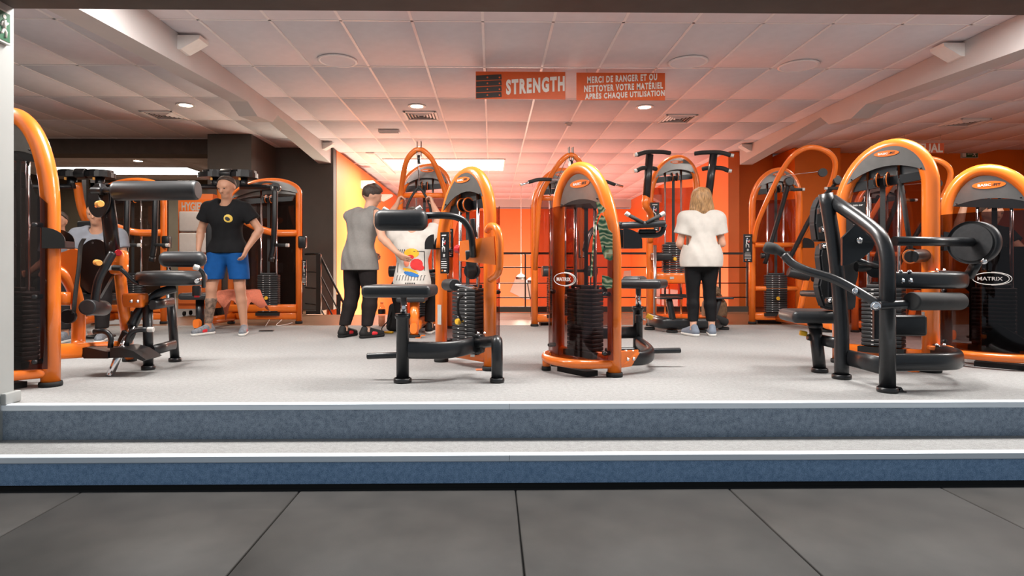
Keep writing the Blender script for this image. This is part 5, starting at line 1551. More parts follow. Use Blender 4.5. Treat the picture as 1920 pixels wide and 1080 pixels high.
# bottle, bag, strap, phone, cable, duffel
mat('bottle_pet', (0.75, 0.30, 0.16), 0.15, var=0.05)
mat('bag_black', (0.012, 0.011, 0.011), 0.75, var=0.3, scale=30, bump=0.2, bscale=60)
mat('bag_tan', (0.22, 0.15, 0.09), 0.85, var=0.3, scale=25, bump=0.3, bscale=60)
q = G(716, 612)
t = thing('water_bottle', q, 'orange tinted water bottle with dark cap band, standing beside the grey tank top man', 'bottle')
MB().lathe(q, [(0.001, 0), (0.042, 0.002), (0.045, 0.02), (0.043, 0.10), (0.045, 0.15), (0.045, 0.20), (0.030, 0.25), (0.017, 0.275), (0.017, 0.29)], 20).build('bottle_body', 'clear_plastic', t)
MB().lathe(q, [(0.001, 0.006), (0.038, 0.008), (0.040, 0.13), (0.001, 0.131)], 18).build('drink', 'bottle_pet', t)
MB().lathe(q, [(0.0462, 0.155), (0.0465, 0.157), (0.0465, 0.21), (0.0462, 0.212)], 20).build('band', 'black_plastic', t)
MB().lathe(q, [(0.019, 0.28), (0.019, 0.30), (0.001, 0.302)], 14).build('cap', 'orange_badge', t)
q = G(738, 622)
t = thing('sports_bag', q, 'black sports bag on the floor beside the water bottle', 'bag')
MB().rbox(q + Vector((0.0, 0.06, 0.16)), (0.15, 0.16, 0.32), 0.05, rot=Matrix.Rotation(R(8), 3, 'Y')).build('bag_body', 'bag_black', t)
MB().tube(smooth_path([q + Vector((0.0, 0, 0.30)), q + Vector((-0.05, -0.04, 0.14)), q + Vector((-0.12, -0.06, 0.05)), q + Vector((-0.10, -0.08, 0.012)), q + Vector((-0.02, -0.10, 0.012))], 5), 0.006, 8).build('strap', 'bag_black', t)
q = G(729, 625)
MB().rbox(q + Vector((0, 0, 0.012)), (0.10, 0.05, 0.022), 0.008, rot=Matrix.Rotation(R(-20), 3, 'Z')).build('floor_anchor', 'yellow', None, 'yellow plastic block lying on the carpet beside the red trainers', 'block', org=q)
q = G(500, 621)
MB().rbox(q + Vector((0, 0, 0.006)), (0.16, 0.07, 0.010), 0.004, rot=Matrix.Rotation(R(6), 3, 'Z')).build('phone', 'black_plastic', None, 'black phone lying on the carpet in front of the fly machine', 'phone', org=q)
q = G(520, 607)
MB().tube(smooth_path([G(498, 612) + Vector((0, 0, .006)), G(510, 600) + Vector((0, 0, .05)), G(525, 592) + Vector((0, 0, .09)), G(530, 600) + Vector((0, 0, .03)), G(518, 611) + Vector((0, 0, .006)), G(538, 609) + Vector((0, 0, .006)), G(548, 606) + Vector((0, 0, .006))], 6), 0.005, 8).build('cord', 'frame_white', None, 'thin white cord looped on the floor by the fly machine', 'cord', org=q)
q = G(1352, 606)
t = thing('duffel_bag', q, 'tan crumpled duffel bag on the wood floor behind the dip and chin machine', 'bag')
db = MB()
db.rbox(q + Vector((0, 0.25, 0.16)), (0.30, 0.30, 0.32), 0.10, seg=5)
db.build('bag_body', 'bag_tan', t)
MB().tube(smooth_path([q + Vector((-0.08, 0.12, 0.28)), q + Vector((-0.02, 0.06, 0.40)), q + Vector((0.08, 0.10, 0.28))], 6), 0.014, 8).build('strap', 'bag_tan', t)
MB().rbox(q + Vector((-0.03, 0.2, 0.40)), (0.16, 0.2, 0.18), 0.07, seg=4).build('bag_top', 'bag_tan', t)
# ================================================================== people (signed distance bodies, one continuous skin each)
class Field:
    def __init__(self, lo, hi, h):
        self.h = h
        self.lo = np.array(lo, float)
        n = np.ceil((np.array(hi) - self.lo) / h).astype(int) + 1
        self.n = n
        self.ax = [self.lo[i] + h * np.arange(n[i]) for i in range(3)]
        self.f = np.full(tuple(n), 0.25, np.float32)
    def _sl(self, lo, hi):
        s = []
        for i in range(3):
            a = int(max(0, math.floor((lo[i] - self.lo[i]) / self.h)))
            b = int(min(self.n[i], math.ceil((hi[i] - self.lo[i]) / self.h) + 1))
            if b <= a: return None
            s.append(slice(a, b))
        return tuple(s)
    def cone(self, a, b, ra, rb, k=0.02, flat=None):
        """round cone a->b; flat = (sx, sy, sz) distance scale (bigger = thinner)"""
        a, b = np.array(a, float), np.array(b, float)
        sc = np.array(flat if flat else (1, 1, 1), float)
        m = max(ra, rb) + 0.10
        s = self._sl(np.minimum(a, b) - m, np.maximum(a, b) + m)
        if s is None: return
        X = np.stack(np.meshgrid(*[self.ax[i][s[i]] for i in range(3)], indexing='ij'), -1)
        d = b - a
        L2 = (d * sc * d * sc).sum() + 1e-12
        q = (X - a) * sc
        tt = np.clip((q * (d * sc)).sum(-1) / L2, 0, 1)
        dist = np.linalg.norm(q - tt[..., None] * (d * sc), axis=-1) - (ra + (rb - ra) * tt)
        g = self.f[s]
        hh = np.clip(0.5 + 0.5 * (g - dist) / k, 0, 1)
        self.f[s] = (g * (1 - hh) + dist * hh - k * hh * (1 - hh)).astype(np.float32)
    def cut(self, fn):
        """keep only where fn(x, y, z) <= 0"""
        X, Y, Z = np.meshgrid(*self.ax, indexing='ij')
        self.f = np.maximum(self.f, fn(X, Y, Z)).astype(np.float32)
    def warp(self, fn):
        X, Y, Z = np.meshgrid(*self.ax, indexing='ij')
        self.f = (self.f + fn(X, Y, Z)).astype(np.float32)
    def mesh(self):
        f = self.f
        f[0], f[-1], f[:, 0], f[:, -1], f[:, :, 0], f[:, :, -1] = (np.maximum(q, 0.01) for q in (f[0], f[-1], f[:, 0], f[:, -1], f[:, :, 0], f[:, :, -1]))
        ins = f < 0
        nx, ny, nz = f.shape
        c = [(i, j, k) for i in (0, 1) for j in (0, 1) for k in (0, 1)]
        sub = lambda A, i, j, k: A[i:nx - 1 + i, j:ny - 1 + j, k:nz - 1 + k]
        cnt = sum(sub(ins, *q).astype(np.int8) for q in c)
        act = np.argwhere((cnt > 0) & (cnt < 8))
        idx = np.full((nx - 1, ny - 1, nz - 1), -1, np.int64)
        idx[tuple(act.T)] = np.arange(len(act))
        acc = np.zeros((len(act), 3)); num = np.zeros(len(act))
        vals = {q: f[act[:, 0] + q[0], act[:, 1] + q[1], act[:, 2] + q[2]].astype(float) for q in c}
        for q in c:
            for ax in range(3):
                if q[ax] == 0:
                    p = list(q); p[ax] = 1; p = tuple(p)
                    va, vb = vals[q], vals[p]
                    m = (va < 0) != (vb < 0)
                    tt = np.where(m, va / np.where(m, va - vb, 1), 0)
                    pt = np.tile(np.array(q, float), (len(act), 1)); pt[:, ax] += tt
                    acc[m] += pt[m]; num[m] += 1
        V = (act + acc / num[:, None]) * self.h + self.lo
        quads = []
        for ax in range(3):
            d = [0, 0, 0]; d[ax] = 1
            A = ins[:nx - d[0], :ny - d[1], :nz - d[2]]
            B = ins[d[0]:, d[1]:, d[2]:]
            e = np.argwhere(A != B)
            o1, o2 = (ax + 1) % 3, (ax + 2) % 3
            e = e[(e[:, o1] > 0) & (e[:, o2] > 0) & (e[:, o1] < f.shape[o1] - 1) & (e[:, o2] < f.shape[o2] - 1)]
            a = e.copy(); b = e.copy(); b[:, o1] -= 1
            cc = b.copy(); cc[:, o2] -= 1
            dd = e.copy(); dd[:, o2] -= 1
            qd = np.stack([idx[tuple(x.T)] for x in (a, b, cc, dd)], -1)
            fl = A[tuple(e.T)]
            qd[~fl] = qd[~fl][:, ::-1]
            quads.append(qd)
        return V, np.concatenate(quads)
    def build(self, name, m, parent):
        V, Q = self.mesh()
        # two rounds of gentle smoothing
        e = np.concatenate([Q[:, [0, 1]], Q[:, [1, 2]], Q[:, [2, 3]], Q[:, [3, 0]]])
        for _ in range(2):
            s = np.zeros_like(V); n = np.zeros(len(V))
            np.add.at(s, e[:, 0], V[e[:, 1]]); np.add.at(n, e[:, 0], 1)
            np.add.at(s, e[:, 1], V[e[:, 0]]); np.add.at(n, e[:, 1], 1)
            V = V * 0.5 + 0.5 * s / np.maximum(n, 1)[:, None]
        me = bpy.data.meshes.new(name)
        me.vertices.add(len(V)); me.vertices.foreach_set('co', V.astype(np.float32).ravel())
        me.loops.add(Q.size); me.loops.foreach_set('vertex_index', Q.astype(np.int32).ravel())
        me.polygons.add(len(Q))
        me.polygons.foreach_set('loop_start', np.arange(0, Q.size, 4, dtype=np.int32))
        me.polygons.foreach_set('loop_total', np.full(len(Q), 4, np.int32))
        me.update(calc_edges=True)
        me.polygons.foreach_set('use_smooth', np.ones(len(Q), bool))
        me.materials.append(MAT[m] if isinstance(m, str) else m)
        o = bpy.data.objects.new(name, me)
        COL.objects.link(o)
        o.parent = parent
        return o

def vec(*a): return np.array(a, float)
def mirror(p): return p * vec(-1, 1, 1)
STD = dict(pel=(0, 0, .93), wai=(0, .005, 1.08), che=(0, 0, 1.27), nek=(0, -.015, 1.46), hed=(0, .015, 1.63),
           shR=(.175, -.01, 1.40), elR=(.235, -.03, 1.12), wrR=(.25, .05, .88), hdR=(.255, .085, .78),
           hiR=(.09, 0, .90), knR=(.10, .02, .50), anR=(.10, -.03, .09), toR=(.12, .13, .035))
def pose(**kw):
    J = {k: vec(*v) for k, v in STD.items()}
    for k in list(J):
        if k.endswith('R'):
            J[k[:-1] + 'L'] = mirror(J[k])
    for k, v in kw.items():
        J[k] = vec(*v)
    return J
def nrm(v): return v / (np.linalg.norm(v) + 1e-9)

def hand(F, w_, h_, palm, sc=1.0, curl=0.5, side=1):
    """w_ wrist, h_ knuckle point, palm = direction the palm faces"""
    d = nrm(h_ - w_)
    n = nrm(palm - d * np.dot(palm, d))
    s = np.cross(d, n) * side           # towards the thumb
    kn = w_ + d * 0.085 * sc
    for o_ in (-0.024, -0.008, 0.008, 0.024):
        F.cone(w_ + d * 0.01 + s * o_ * 0.5, kn + s * o_ * sc, 0.017 * sc, 0.0135 * sc, 0.012)
    for o_, ln in ((0.029, 0.070), (0.010, 0.080), (-0.010, 0.074), (-0.028, 0.058)):
        a = kn + s * o_ * sc
        b = a + (d * math.cos(curl * 0.6) + n * math.sin(curl * 0.6)) * ln * 0.45 * sc
        c = b + (d * math.cos(curl * 1.6) + n * math.sin(curl * 1.6)) * ln * 0.35 * sc
        e = c + (d * math.cos(curl * 2.4) + n * math.sin(curl * 2.4)) * ln * 0.25 * sc
        F.cone(a, b, 0.0095 * sc, 0.009 * sc, 0.004)
        F.cone(b, c, 0.009 * sc, 0.0085 * sc, 0.004)
        F.cone(c, e, 0.0085 * sc, 0.0075 * sc, 0.004)
    a = w_ + d * 0.025 * sc + s * 0.022 * sc
    b = a + (d * 0.6 + s * 0.7 + n * 0.3) * 0.045 * sc
    c = b + (d * 0.85 + s * 0.1 + n * 0.4) * 0.035 * sc
    F.cone(a, b, 0.013 * sc, 0.0105 * sc, 0.008)
    F.cone(b, c, 0.0105 * sc, 0.0085 * sc, 0.004)

def make_person(loc, heading, J, label, skin, fem=False, palm=None, curl=(0.5, 0.5), look=0.0, nod=0.0, grp=None, h=0.0085, hs=1.0):
    t = thing('person', (loc[0], loc[1], loc[2] if len(loc) > 2 else 0), label, 'person', grp)
    t.rotation_euler = (0, 0, heading)
    P_ = np.array([J[k] for k in J])
    F = Field(P_.min(0) - vec(.2, .2, .14), P_.max(0) + vec(.2, .2, .22), h)
    w_ = 0.92 if fem else 1.0
    # torso
    F.cone(J['pel'] - vec(.05, 0, 0), J['pel'] + vec(.05, 0, 0), .118, .118, .03, (1, 1.15, 1))
    F.cone(J['pel'], J['wai'], .135 * w_, .125 * w_, .04, (1, 1.28, 1))
    F.cone(J['wai'], J['che'], .125 * w_, .150 * w_, .04, (1, 1.30, 1))
    F.cone(J['che'] + (J['nek'] - J['che']) * .2 - vec(.06, 0, 0), J['che'] + (J['nek'] - J['che']) * .2 + vec(.06, 0, 0), .115 * w_, .115 * w_, .04, (1, 1.15, 1))
    F.cone(J['shR'] * .55 + J['nek'] * .45, J['shR'], .055 * w_, .058 * w_, .04)
    F.cone(J['shL'] * .55 + J['nek'] * .45, J['shL'], .055 * w_, .058 * w_, .04)
    F.cone(J['nek'] - vec(0, 0, .06), J['hed'] - vec(0, .01, .05), .058 * w_, .052 * w_, .03)
    # limbs
    for s in 'RL':
        F.cone(J['sh' + s], J['el' + s], .052 * w_, .040 * w_, .03)
        mid = J['el' + s] * .7 + J['wr' + s] * .3
        F.cone(J['el' + s], mid, .040 * w_, .041 * w_, .02)
        F.cone(mid, J['wr' + s], .041 * w_, .027 * w_, .015)
        F.cone(J['hi' + s], J['kn' + s], .088, .056 * w_, .03)
        cf = J['kn' + s] * .68 + J['an' + s] * .32 - nrm(J['to' + s] - J['an' + s]) * .012
        F.cone(J['kn' + s], cf, .054 * w_, .055 * w_, .02)
        F.cone(cf, J['an' + s], .055 * w_, .034 * w_, .02)
        F.cone(J['an' + s] - vec(0, 0, .02), J['to' + s], .036, .030, .02)
        pm = (palm or {}).get(s, vec(-1 if s == 'R' else 1, 0.2, 0))
        hand(F, J['wr' + s], J['hd' + s], np.array(pm, float), 1.0 * w_, curl[0 if s == 'R' else 1], 1 if s == 'L' else -1)
    # head
    H = J['hed']
    cl, sl = math.cos(look), math.sin(look)
    def hp(x, y, z):
        y2, z2 = y * math.cos(nod) - z * math.sin(nod) * -1 * -1, z * math.cos(nod) - y * math.sin(nod)
        y2 = y * math.cos(nod) + z * math.sin(nod)
        return H + vec(x * cl - y2 * sl, x * sl + y2 * cl, z2) * hs
    F.cone(hp(0, -.018, .02), hp(0, .012, .03), .086, .080, .02)
    F.cone(hp(0, .02, .0), hp(0, .052, -.072), .066, .038, .03)
    F.cone(hp(-.03, .05, -.02), hp(.03, .05, -.02), .035, .035, .02)
    F.cone(hp(0, .092, .012), hp(0, .108, -.022), .010, .015, .012)
    F.cone(hp(-.02, .085, -.052), hp(.02, .085, -.052), .010, .010, .008)
    F.cone(hp(-.045, .078, .028), hp(.045, .078, .028), .014, .014, .014)
    for s in (-1, 1):
        F.cone(hp(s * .079, -.004, .015), hp(s * .082, -.012, -.018), .017, .012, .006, (2.0 if abs(cl) > .7 else 1, 1, 1))
    body = F.build('body', skin, t)
    for s in (-1, 1):
        c = Vector(hp(s * .031, .084, .010))
        ob = MB().lathe(c - Vector((0, 0, 0)), [(.001, -.009), (.007, -.007), (.010, 0), (.007, .007), (.001, .009)], 12)
        e = ob.build('eye', 'eye_dark', None)
        e.parent = t
    return t, body, hp, J

def garment(t, name, m, cones, box, cuts=(), wr=0.004, h=0.0085, freq=22, seed=0):
    F = Field(box[0], box[1], h)
    for c in cones:
        F.cone(*c)
    if wr:
        F.warp(lambda x, y, z: wr * np.sin(freq * (z + 0.5 * x) + 6 * np.sin(7 * x + seed) + seed) * np.sin(9 * y + 5 * x + seed))
    for c in cuts:
        F.cut(c)
    return F.build(name, m, t)

def bb(J, keys, m=0.2):
    p = np.array([J[k] for k in keys])
    return p.min(0) - m, p.max(0) + m

def shirt(t, J, m, hem, sleeve=0.5, infl=0.016, neck=0.075, fem=False, tank=False, flare=0.0, nm='shirt', back=0.0, hips=False):
    w_ = 0.94 if fem else 1.0
    g = infl
    C = [(J['pel'] - vec(.04, 0, 0), J['pel'] + vec(.04, 0, 0), .122 + g + flare, .122 + g + flare, .04, (1, 1.12, 1)),
         (J['pel'], J['wai'], .137 * w_ + g + flare, .128 * w_ + g + flare * .8, .05, (1, 1.22, 1)),
         (J['wai'], J['che'], .128 * w_ + g + flare * .6, .150 * w_ + g, .05, (1, 1.24, 1)),
         (J['che'] + (J['nek'] - J['che']) * .2 - vec(.06, 0, 0), J['che'] + (J['nek'] - J['che']) * .2 + vec(.06, 0, 0), .117 * w_ + g, .117 * w_ + g, .04, (1, 1.12, 1)),
         (J['pel'] - vec(.02, 0, 0), J['pel'] - vec(.02, 0, .22), .140 * w_ + g + flare, .140 * w_ + g + flare, .04, (1, 1.18, 1)),
         (J['pel'] + vec(.02, 0, 0), J['pel'] - vec(-.02, 0, .22), .140 * w_ + g + flare, .140 * w_ + g + flare, .04, (1, 1.18, 1)),
         (J['nek'] - vec(0, 0, .08), J['nek'] - vec(0, 0, .03), .07, .06, .03)]
    for s in 'RL':
        C.append((J['sh' + s] * .5 + J['nek'] * .5, J['sh' + s], .055 * w_ + g, .058 * w_ + g, .04))
        if hips:
            C.append((J['hi' + s], J['hi' + s] + (J['kn' + s] - J['hi' + s]) * .35, .100 + g, .094 + g, .04))
        if not tank:
            e = J['sh' + s] + (J['el' + s] - J['sh' + s]) * sleeve
            C.append((J['sh' + s], e, .058 * w_ + g, .056 * w_ + g + .008, .03))
    lo, hi = bb(J, ['pel', 'che', 'nek', 'shR', 'shL', 'elR', 'elL'], .22)
    up = nrm(J['nek'] - J['pel'])
    cuts = [lambda x, y, z: (hem - ((x - J['pel'][0]) * up[0] * 0 + z)) + back * y]
    nk = J['nek'] + vec(0, .035, .015)
    cuts.append(lambda x, y, z: neck - np.sqrt((x - nk[0]) ** 2 + (y - nk[1]) ** 2 + (z - nk[2]) ** 2))
    for s in 'RL':
        if not tank:
            e = J['sh' + s] + (J['el' + s] - J['sh' + s]) * sleeve
            d = nrm(J['el' + s] - J['sh' + s])
            def sl(x, y, z, e=e, d=d):
                a = (x - e[0]) * d[0] + (y - e[1]) * d[1] + (z - e[2]) * d[2]
                r = np.sqrt(np.maximum((x - e[0]) ** 2 + (y - e[1]) ** 2 + (z - e[2]) ** 2 - a * a, 0))
                return np.where((r < .12) & (a < .10), a, -1.0)
            cuts.append(sl)
        else:
            c = J['sh' + s] + vec(.055 if s == 'R' else -.055, 0, .0)
            cuts.append(lambda x, y, z, c=c: .075 - np.sqrt((x - c[0]) ** 2 + (y - c[1]) ** 2 + ((z - c[2]) * .6) ** 2))
    return garment(t, nm, m, C, (lo, hi), cuts, 0.005)

def trousers(t, J, m, top, bottoms, infl=0.012, loose=0.0, nm='trousers', fem=False):
    w_ = 0.96 if fem else 1.0
    g = infl
    C = [(J['pel'] - vec(.05, 0, 0), J['pel'] + vec(.05, 0, 0), .120 + g, .120 + g, .04, (1, 1.13, 1)),
         (J['pel'], J['wai'], .136 * w_ + g, .126 * w_ + g, .04, (1, 1.26, 1))]
    cuts = [lambda x, y, z: (z - top)]
    for s in 'RL':
        cf = J['kn' + s] * .68 + J['an' + s] * .32
        C.append((J['hi' + s], J['kn' + s], .090 + g + loose * .4, .058 * w_ + g + loose, .03))
        C.append((J['kn' + s], cf, .056 * w_ + g + loose, .057 * w_ + g + loose, .02))
        C.append((cf, J['an' + s], .057 * w_ + g + loose, .037 * w_ + g + loose * .8, .02))
    lo, hi = bb(J, ['pel', 'wai', 'knR', 'knL', 'anR', 'anL'], .2)
    for b_ in bottoms:
        cuts.append(b_)
    return garment(t, nm, m, C, (lo, hi), cuts, 0.004, freq=14)

def shoes(t, J, m, sole, accent=None, sc=1.0, lace=None):
    for s in 'RL':
        an, to = J['an' + s], J['to' + s]
        d = nrm((to - an) * vec(1, 1, 0))
        pr = vec(d[1], -d[0], 0)
        gz = min(an[2] - .09, to[2] - .035)
        heel = vec(an[0], an[1], gz) - d * .045
        toe = vec(an[0], an[1], gz) + d * .205 * sc
        F = Field(np.minimum(heel, toe) - .1, np.maximum(heel, toe) + vec(.1, .1, .2), .006)
        F.cone(heel + vec(0, 0, .055), heel + vec(0, 0, .095) + d * .02, .036, .036, .02)
        F.cone(heel + vec(0, 0, .045), toe - d * .03 + vec(0, 0, .038), .036, .036, .02, (1, 1, 1.1))
        F.cone(heel + d * .06 + vec(0, 0, .08), toe - d * .07 + vec(0, 0, .045), .036, .034, .02)
        F.cut(lambda x, y, z: (gz + .022 - z))
        o = F.build('shoe', m, t)
        F = Field(np.minimum(heel, toe) - .1, np.maximum(heel, toe) + vec(.1, .1, .1), .006)
        F.cone(heel + vec(0, 0, .025), toe - d * .03 + vec(0, 0, .025), .042, .040, .02)
        F.cut(lambda x, y, z: np.maximum(gz + .001 - z, z - gz - .028))
        F.build('sole', sole, o)
        if accent:
            F = Field(np.minimum(heel, toe) - .1, np.maximum(heel, toe) + vec(.1, .1, .2), .006)
            F.cone(heel + d * .10 + vec(0, 0, .05), heel + d * .15 + vec(0, 0, .045), .041, .040, .01)
            F.cut(lambda x, y, z: np.maximum(gz + .026 - z, z - gz - .075))
            F.build('shoe_accent', accent, o)

def hair_cap(t, hp, m, cones, cut=None, box=0.22, rough=0.004):
    c = np.array(hp(0, 0, 0))
    F = Field(c - box, c + box, .007)
    for a, b, ra, rb in cones:
        F.cone(hp(*a), hp(*b), ra, rb, .02)
    if rough:
        F.warp(lambda x, y, z: rough * np.sin(70 * x + 20 * z) * np.sin(55 * y + 30 * z))
    if cut:
        F.cut(cut)
    return F.build('hair', m, t)

def skin_mat(name, col, tattoo=None):
    m = mat(name, col, 0.55, var=0.06, scale=9)
    m.node_tree.nodes['Principled BSDF'].inputs['Subsurface Weight'].default_value = 0.05
    return m
mat('eye_dark', (0.03, 0.02, 0.015), 0.2)
skin_mat('skin_light', (0.56, 0.30, 0.20))
skin_mat('skin_tan', (0.42, 0.21, 0.13))
skin_mat('skin_pink', (0.60, 0.33, 0.23))
mat('hair_dark', (0.035, 0.02, 0.013), 0.6, var=0.3, scale=70, bump=0.4, bscale=90)
mat('hair_blond', (0.36, 0.20, 0.085), 0.5, var=0.45, scale=28, stretch=(3, 3, 0.5), bump=0.5, bscale=60)
mat('tee_black', (0.010, 0.010, 0.011), 0.85, spec=0.12, var=0.1)
mat('shorts_blue', (0.006, 0.060, 0.21), 0.75, spec=0.12, var=0.08)
mat('tank_grey', (0.20, 0.187, 0.175), 0.9, var=0.06, scale=60)
mat('pants_black', (0.016, 0.013, 0.013), 0.8, spec=0.12, var=0.15)
mat('tee_white', (0.56, 0.525, 0.48), 0.9, var=0.04)
mat('leggings', (0.008, 0.008, 0.009), 0.6, spec=0.12, var=0.15)
mat('shoe_grey', (0.16, 0.17, 0.19), 0.7, var=0.3, scale=40)
mat('shoe_blue', (0.17, 0.20, 0.25), 0.8, var=0.15)
mat('shoe_black', (0.02, 0.02, 0.02), 0.6, spec=0.12)
mat('sole_white', (0.72, 0.70, 0.66), 0.6)
mat('sole_black', (0.02, 0.02, 0.02), 0.7, spec=0.12)
mat('shoe_red', (0.62, 0.02, 0.03), 0.5)
mat('logo_gold', (0.62, 0.42, 0.07), 0.5)
mat('print_yellow', (0.80, 0.42, 0.02), 0.7)
mat('print_red', (0.60, 0.02, 0.02), 0.7)
mat('print_blue', (0.01, 0.13, 0.40), 0.7)
mat('print_black', (0.02, 0.02, 0.02), 0.7)
mat('tee_grey', (0.20, 0.21, 0.24), 0.9)
mat('ink', (0.06, 0.05, 0.045), 0.6, var=0.6, scale=60, detail=8)

def decal(t, target, name, m, outline, o, ax, ay, dirv, off=0.003, sub=0):
    """a flat printed shape wrapped onto a garment: outline in (a, b), projected along dirv (local space)"""
    me = target.data
    bvh = BVHTree.FromPolygons([v.co.copy() for v in me.vertices], [list(p.vertices) for p in me.polygons])
    o, ax, ay, dirv = Vector(o), Vector(ax).normalized(), Vector(ay).normalized(), Vector(dirv).normalized()
    xs = [p[0] for p in outline]; ys = [p[1] for p in outline]
    # grid cells inside the outline
    n = 16
    def inside(x, y):
        c = False
        for i in range(len(outline)):
            (x1, y1), (x2, y2) = outline[i], outline[i - 1]
            if (y1 > y) != (y2 > y) and x < (x2 - x1) * (y - y1) / (y2 - y1) + x1:
                c = not c
        return c
    x0_, x1_, y0_, y1_ = min(xs), max(xs), min(ys), max(ys)
    vs, fs, key = [], [], {}
    def vert(i, j):
        if (i, j) in key: return key[(i, j)]
        p = o + ax * (x0_ + (x1_ - x0_) * i / n) + ay * (y0_ + (y1_ - y0_) * j / n)
        hit = bvh.ray_cast(p - dirv * 0.6, dirv)
        if hit[0] is None:
            return None
        key[(i, j)] = len(vs)
        vs.append(hit[0] - dirv * off)
        return key[(i, j)]
    for i in range(n):
        for j in range(n):
            if inside(x0_ + (x1_ - x0_) * (i + .5) / n, y0_ + (y1_ - y0_) * (j + .5) / n):
                q = [vert(i, j), vert(i + 1, j), vert(i + 1, j + 1), vert(i, j + 1)]
                if None not in q:
                    fs.append(q)
    if not fs:
        return None
    mb = MB().add(vs, fs, True)
    ob = mb.build(name, m, None)
    ob.parent = target
    return ob
def disc(cx, cy, rx, ry, n=18, rot=0.0):
    out = []
    for k in range(n):
        a = 2 * PI * k / n
        x, y = rx * math.cos(a), ry * math.sin(a)
        out.append((cx + x * math.cos(rot) - y * math.sin(rot), cy + x * math.sin(rot) + y * math.cos(rot)))
    return out
def rectp(x0_, x1_, y0_, y1_): return [(x0_, y0_), (x1_, y0_), (x1_, y1_), (x0_, y1_)]

# ---------------------------------------------------------------- man in black T-shirt and blue shorts, facing the steps
J = pose(pel=(0, -.02, .93), wai=(-.005, .0, 1.07), che=(-.01, .05, 1.25), nek=(-.02, .08, 1.43), hed=(-.05, .13, 1.585),
         shR=(.185, .04, 1.37), shL=(-.205, .05, 1.36), elR=(.285, .0, 1.13), wrR=(.265, .10, .93), hdR=(.235, .13, .83),
         elL=(-.36, .02, 1.14), wrL=(-.26, .12, .93), hdL=(-.23, .14, .84),
         hiR=(.10, -.01, .90), knR=(.16, .03, .50), anR=(.20, .02, .09), toR=(.26, .16, .035),
         hiL=(-.10, -.01, .90), knL=(-.15, .03, .50), anL=(-.19, .02, .09), toL=(-.23, .17, .035))
q = G(426, 624)
t, body, hp, J = make_person((q.x * .978, q.y - .15, 0), PI, J, 'man in black T-shirt and blue shorts standing before the fly machine', 'skin_tan', palm=dict(R=(-1, .0, 0), L=(1, .0, 0)), look=-.25, nod=.35)
sh = shirt(t, J, 'tee_black', .885, .55, .020, .07, hips=True)
trousers(t, J, 'shorts_blue', .95, [lambda x, y, z: .60 - z], .014, .030, 'shorts')
shoes(t, J, 'shoe_grey', 'sole_white', 'shoe_red')
hair_cap(t, hp, 'hair_dark', [((0, -.02, .03), (0, .01, .045), .091, .084)], lambda x, y, z: np.maximum((hp(0, 0, .035)[2] - z) + .6 * (y - hp(0, 0, 0)[1]) - .01, -1), rough=.002)
decal(t, sh, 'printed_emblem', 'logo_gold', disc(-.085, 1.25, .042, .042), (0, 0, 0), (1, 0, 0), (0, 0, 1), (0, -1, 0))
decal(t, sh, 'printed_emblem', 'print_black', disc(-.080, 1.245, .026, .020, rot=.6), (0, 0, 0), (1, 0, 0), (0, 0, 1), (0, -1, 0), .005)
# tattoo sleeve on the calf
F = Field(bb(J, ['knR', 'anR'], .12)[0], bb(J, ['knR', 'anR'], .12)[1], .0085)
cf = J['knR'] * .68 + J['anR'] * .32 - nrm(J['toR'] - J['anR']) * .012
F.cone(J['knR'], cf, .056, .0575, .02)
F.cone(cf, J['anR'], .0575, .0365, .02)
F.cut(lambda x, y, z: np.maximum(z - .40, .12 - z))
mat('tattoo', (0.17, 0.11, 0.08), 0.6, var=0.75, scale=28, detail=8)
F.build('calf_tattoo', 'tattoo', t)

# ---------------------------------------------------------------- man in grey tank top, seen from behind
J = pose(pel=(0, 0, .84), wai=(0, .01, .98), che=(.01, .04, 1.15), nek=(.02, .09, 1.33), hed=(.03, .15, 1.485),
         shR=(.19, .06, 1.265), shL=(-.18, .04, 1.27), elR=(.33, .0, 1.03), wrR=(.49, .05, .875), hdR=(.55, .075, .835),
         elL=(-.22, .10, 1.02), wrL=(-.18, .28, .88), hdL=(-.15, .36, .86),
         hiR=(.10, 0, .81), knR=(.11, .05, .44), anR=(.13, -.02, .09), toR=(.16, .14, .035),
         hiL=(-.10, 0, .81), knL=(-.11, .0, .44), anL=(-.12, -.10, .09), toL=(-.15, .05, .035))
q = G(690, 630)
t, body, hp, J = make_person((q.x - .07, q.y - .10, 0), R(-35), J, 'man in grey tank top and black trousers leaning over the seated man', 'skin_light', palm=dict(R=(.2, 1, .2), L=(1, 0, -.2)), curl=(.35, .5), look=-.3, nod=.25, hs=.96)
shirt(t, J, 'tank_grey', .70, .3, .020, .07, tank=True, flare=.004, nm='tank_top', hips=True)
trousers(t, J, 'pants_black', .84, [lambda x, y, z: .125 - z], .012, .008)
shoes(t, J, 'shoe_black', 'sole_black', 'shoe_red')
hair_cap(t, hp, 'hair_dark', [((0, -.025, .035), (0, .02, .055), .090, .084), ((0, .05, .075), (0, .0, .10), .05, .05)], lambda x, y, z: (hp(0, 0, -.01)[2] - z) + .55 * ((x - hp(0, 0, 0)[0]) * .3 + (y - hp(0, 0, 0)[1])), rough=.004)

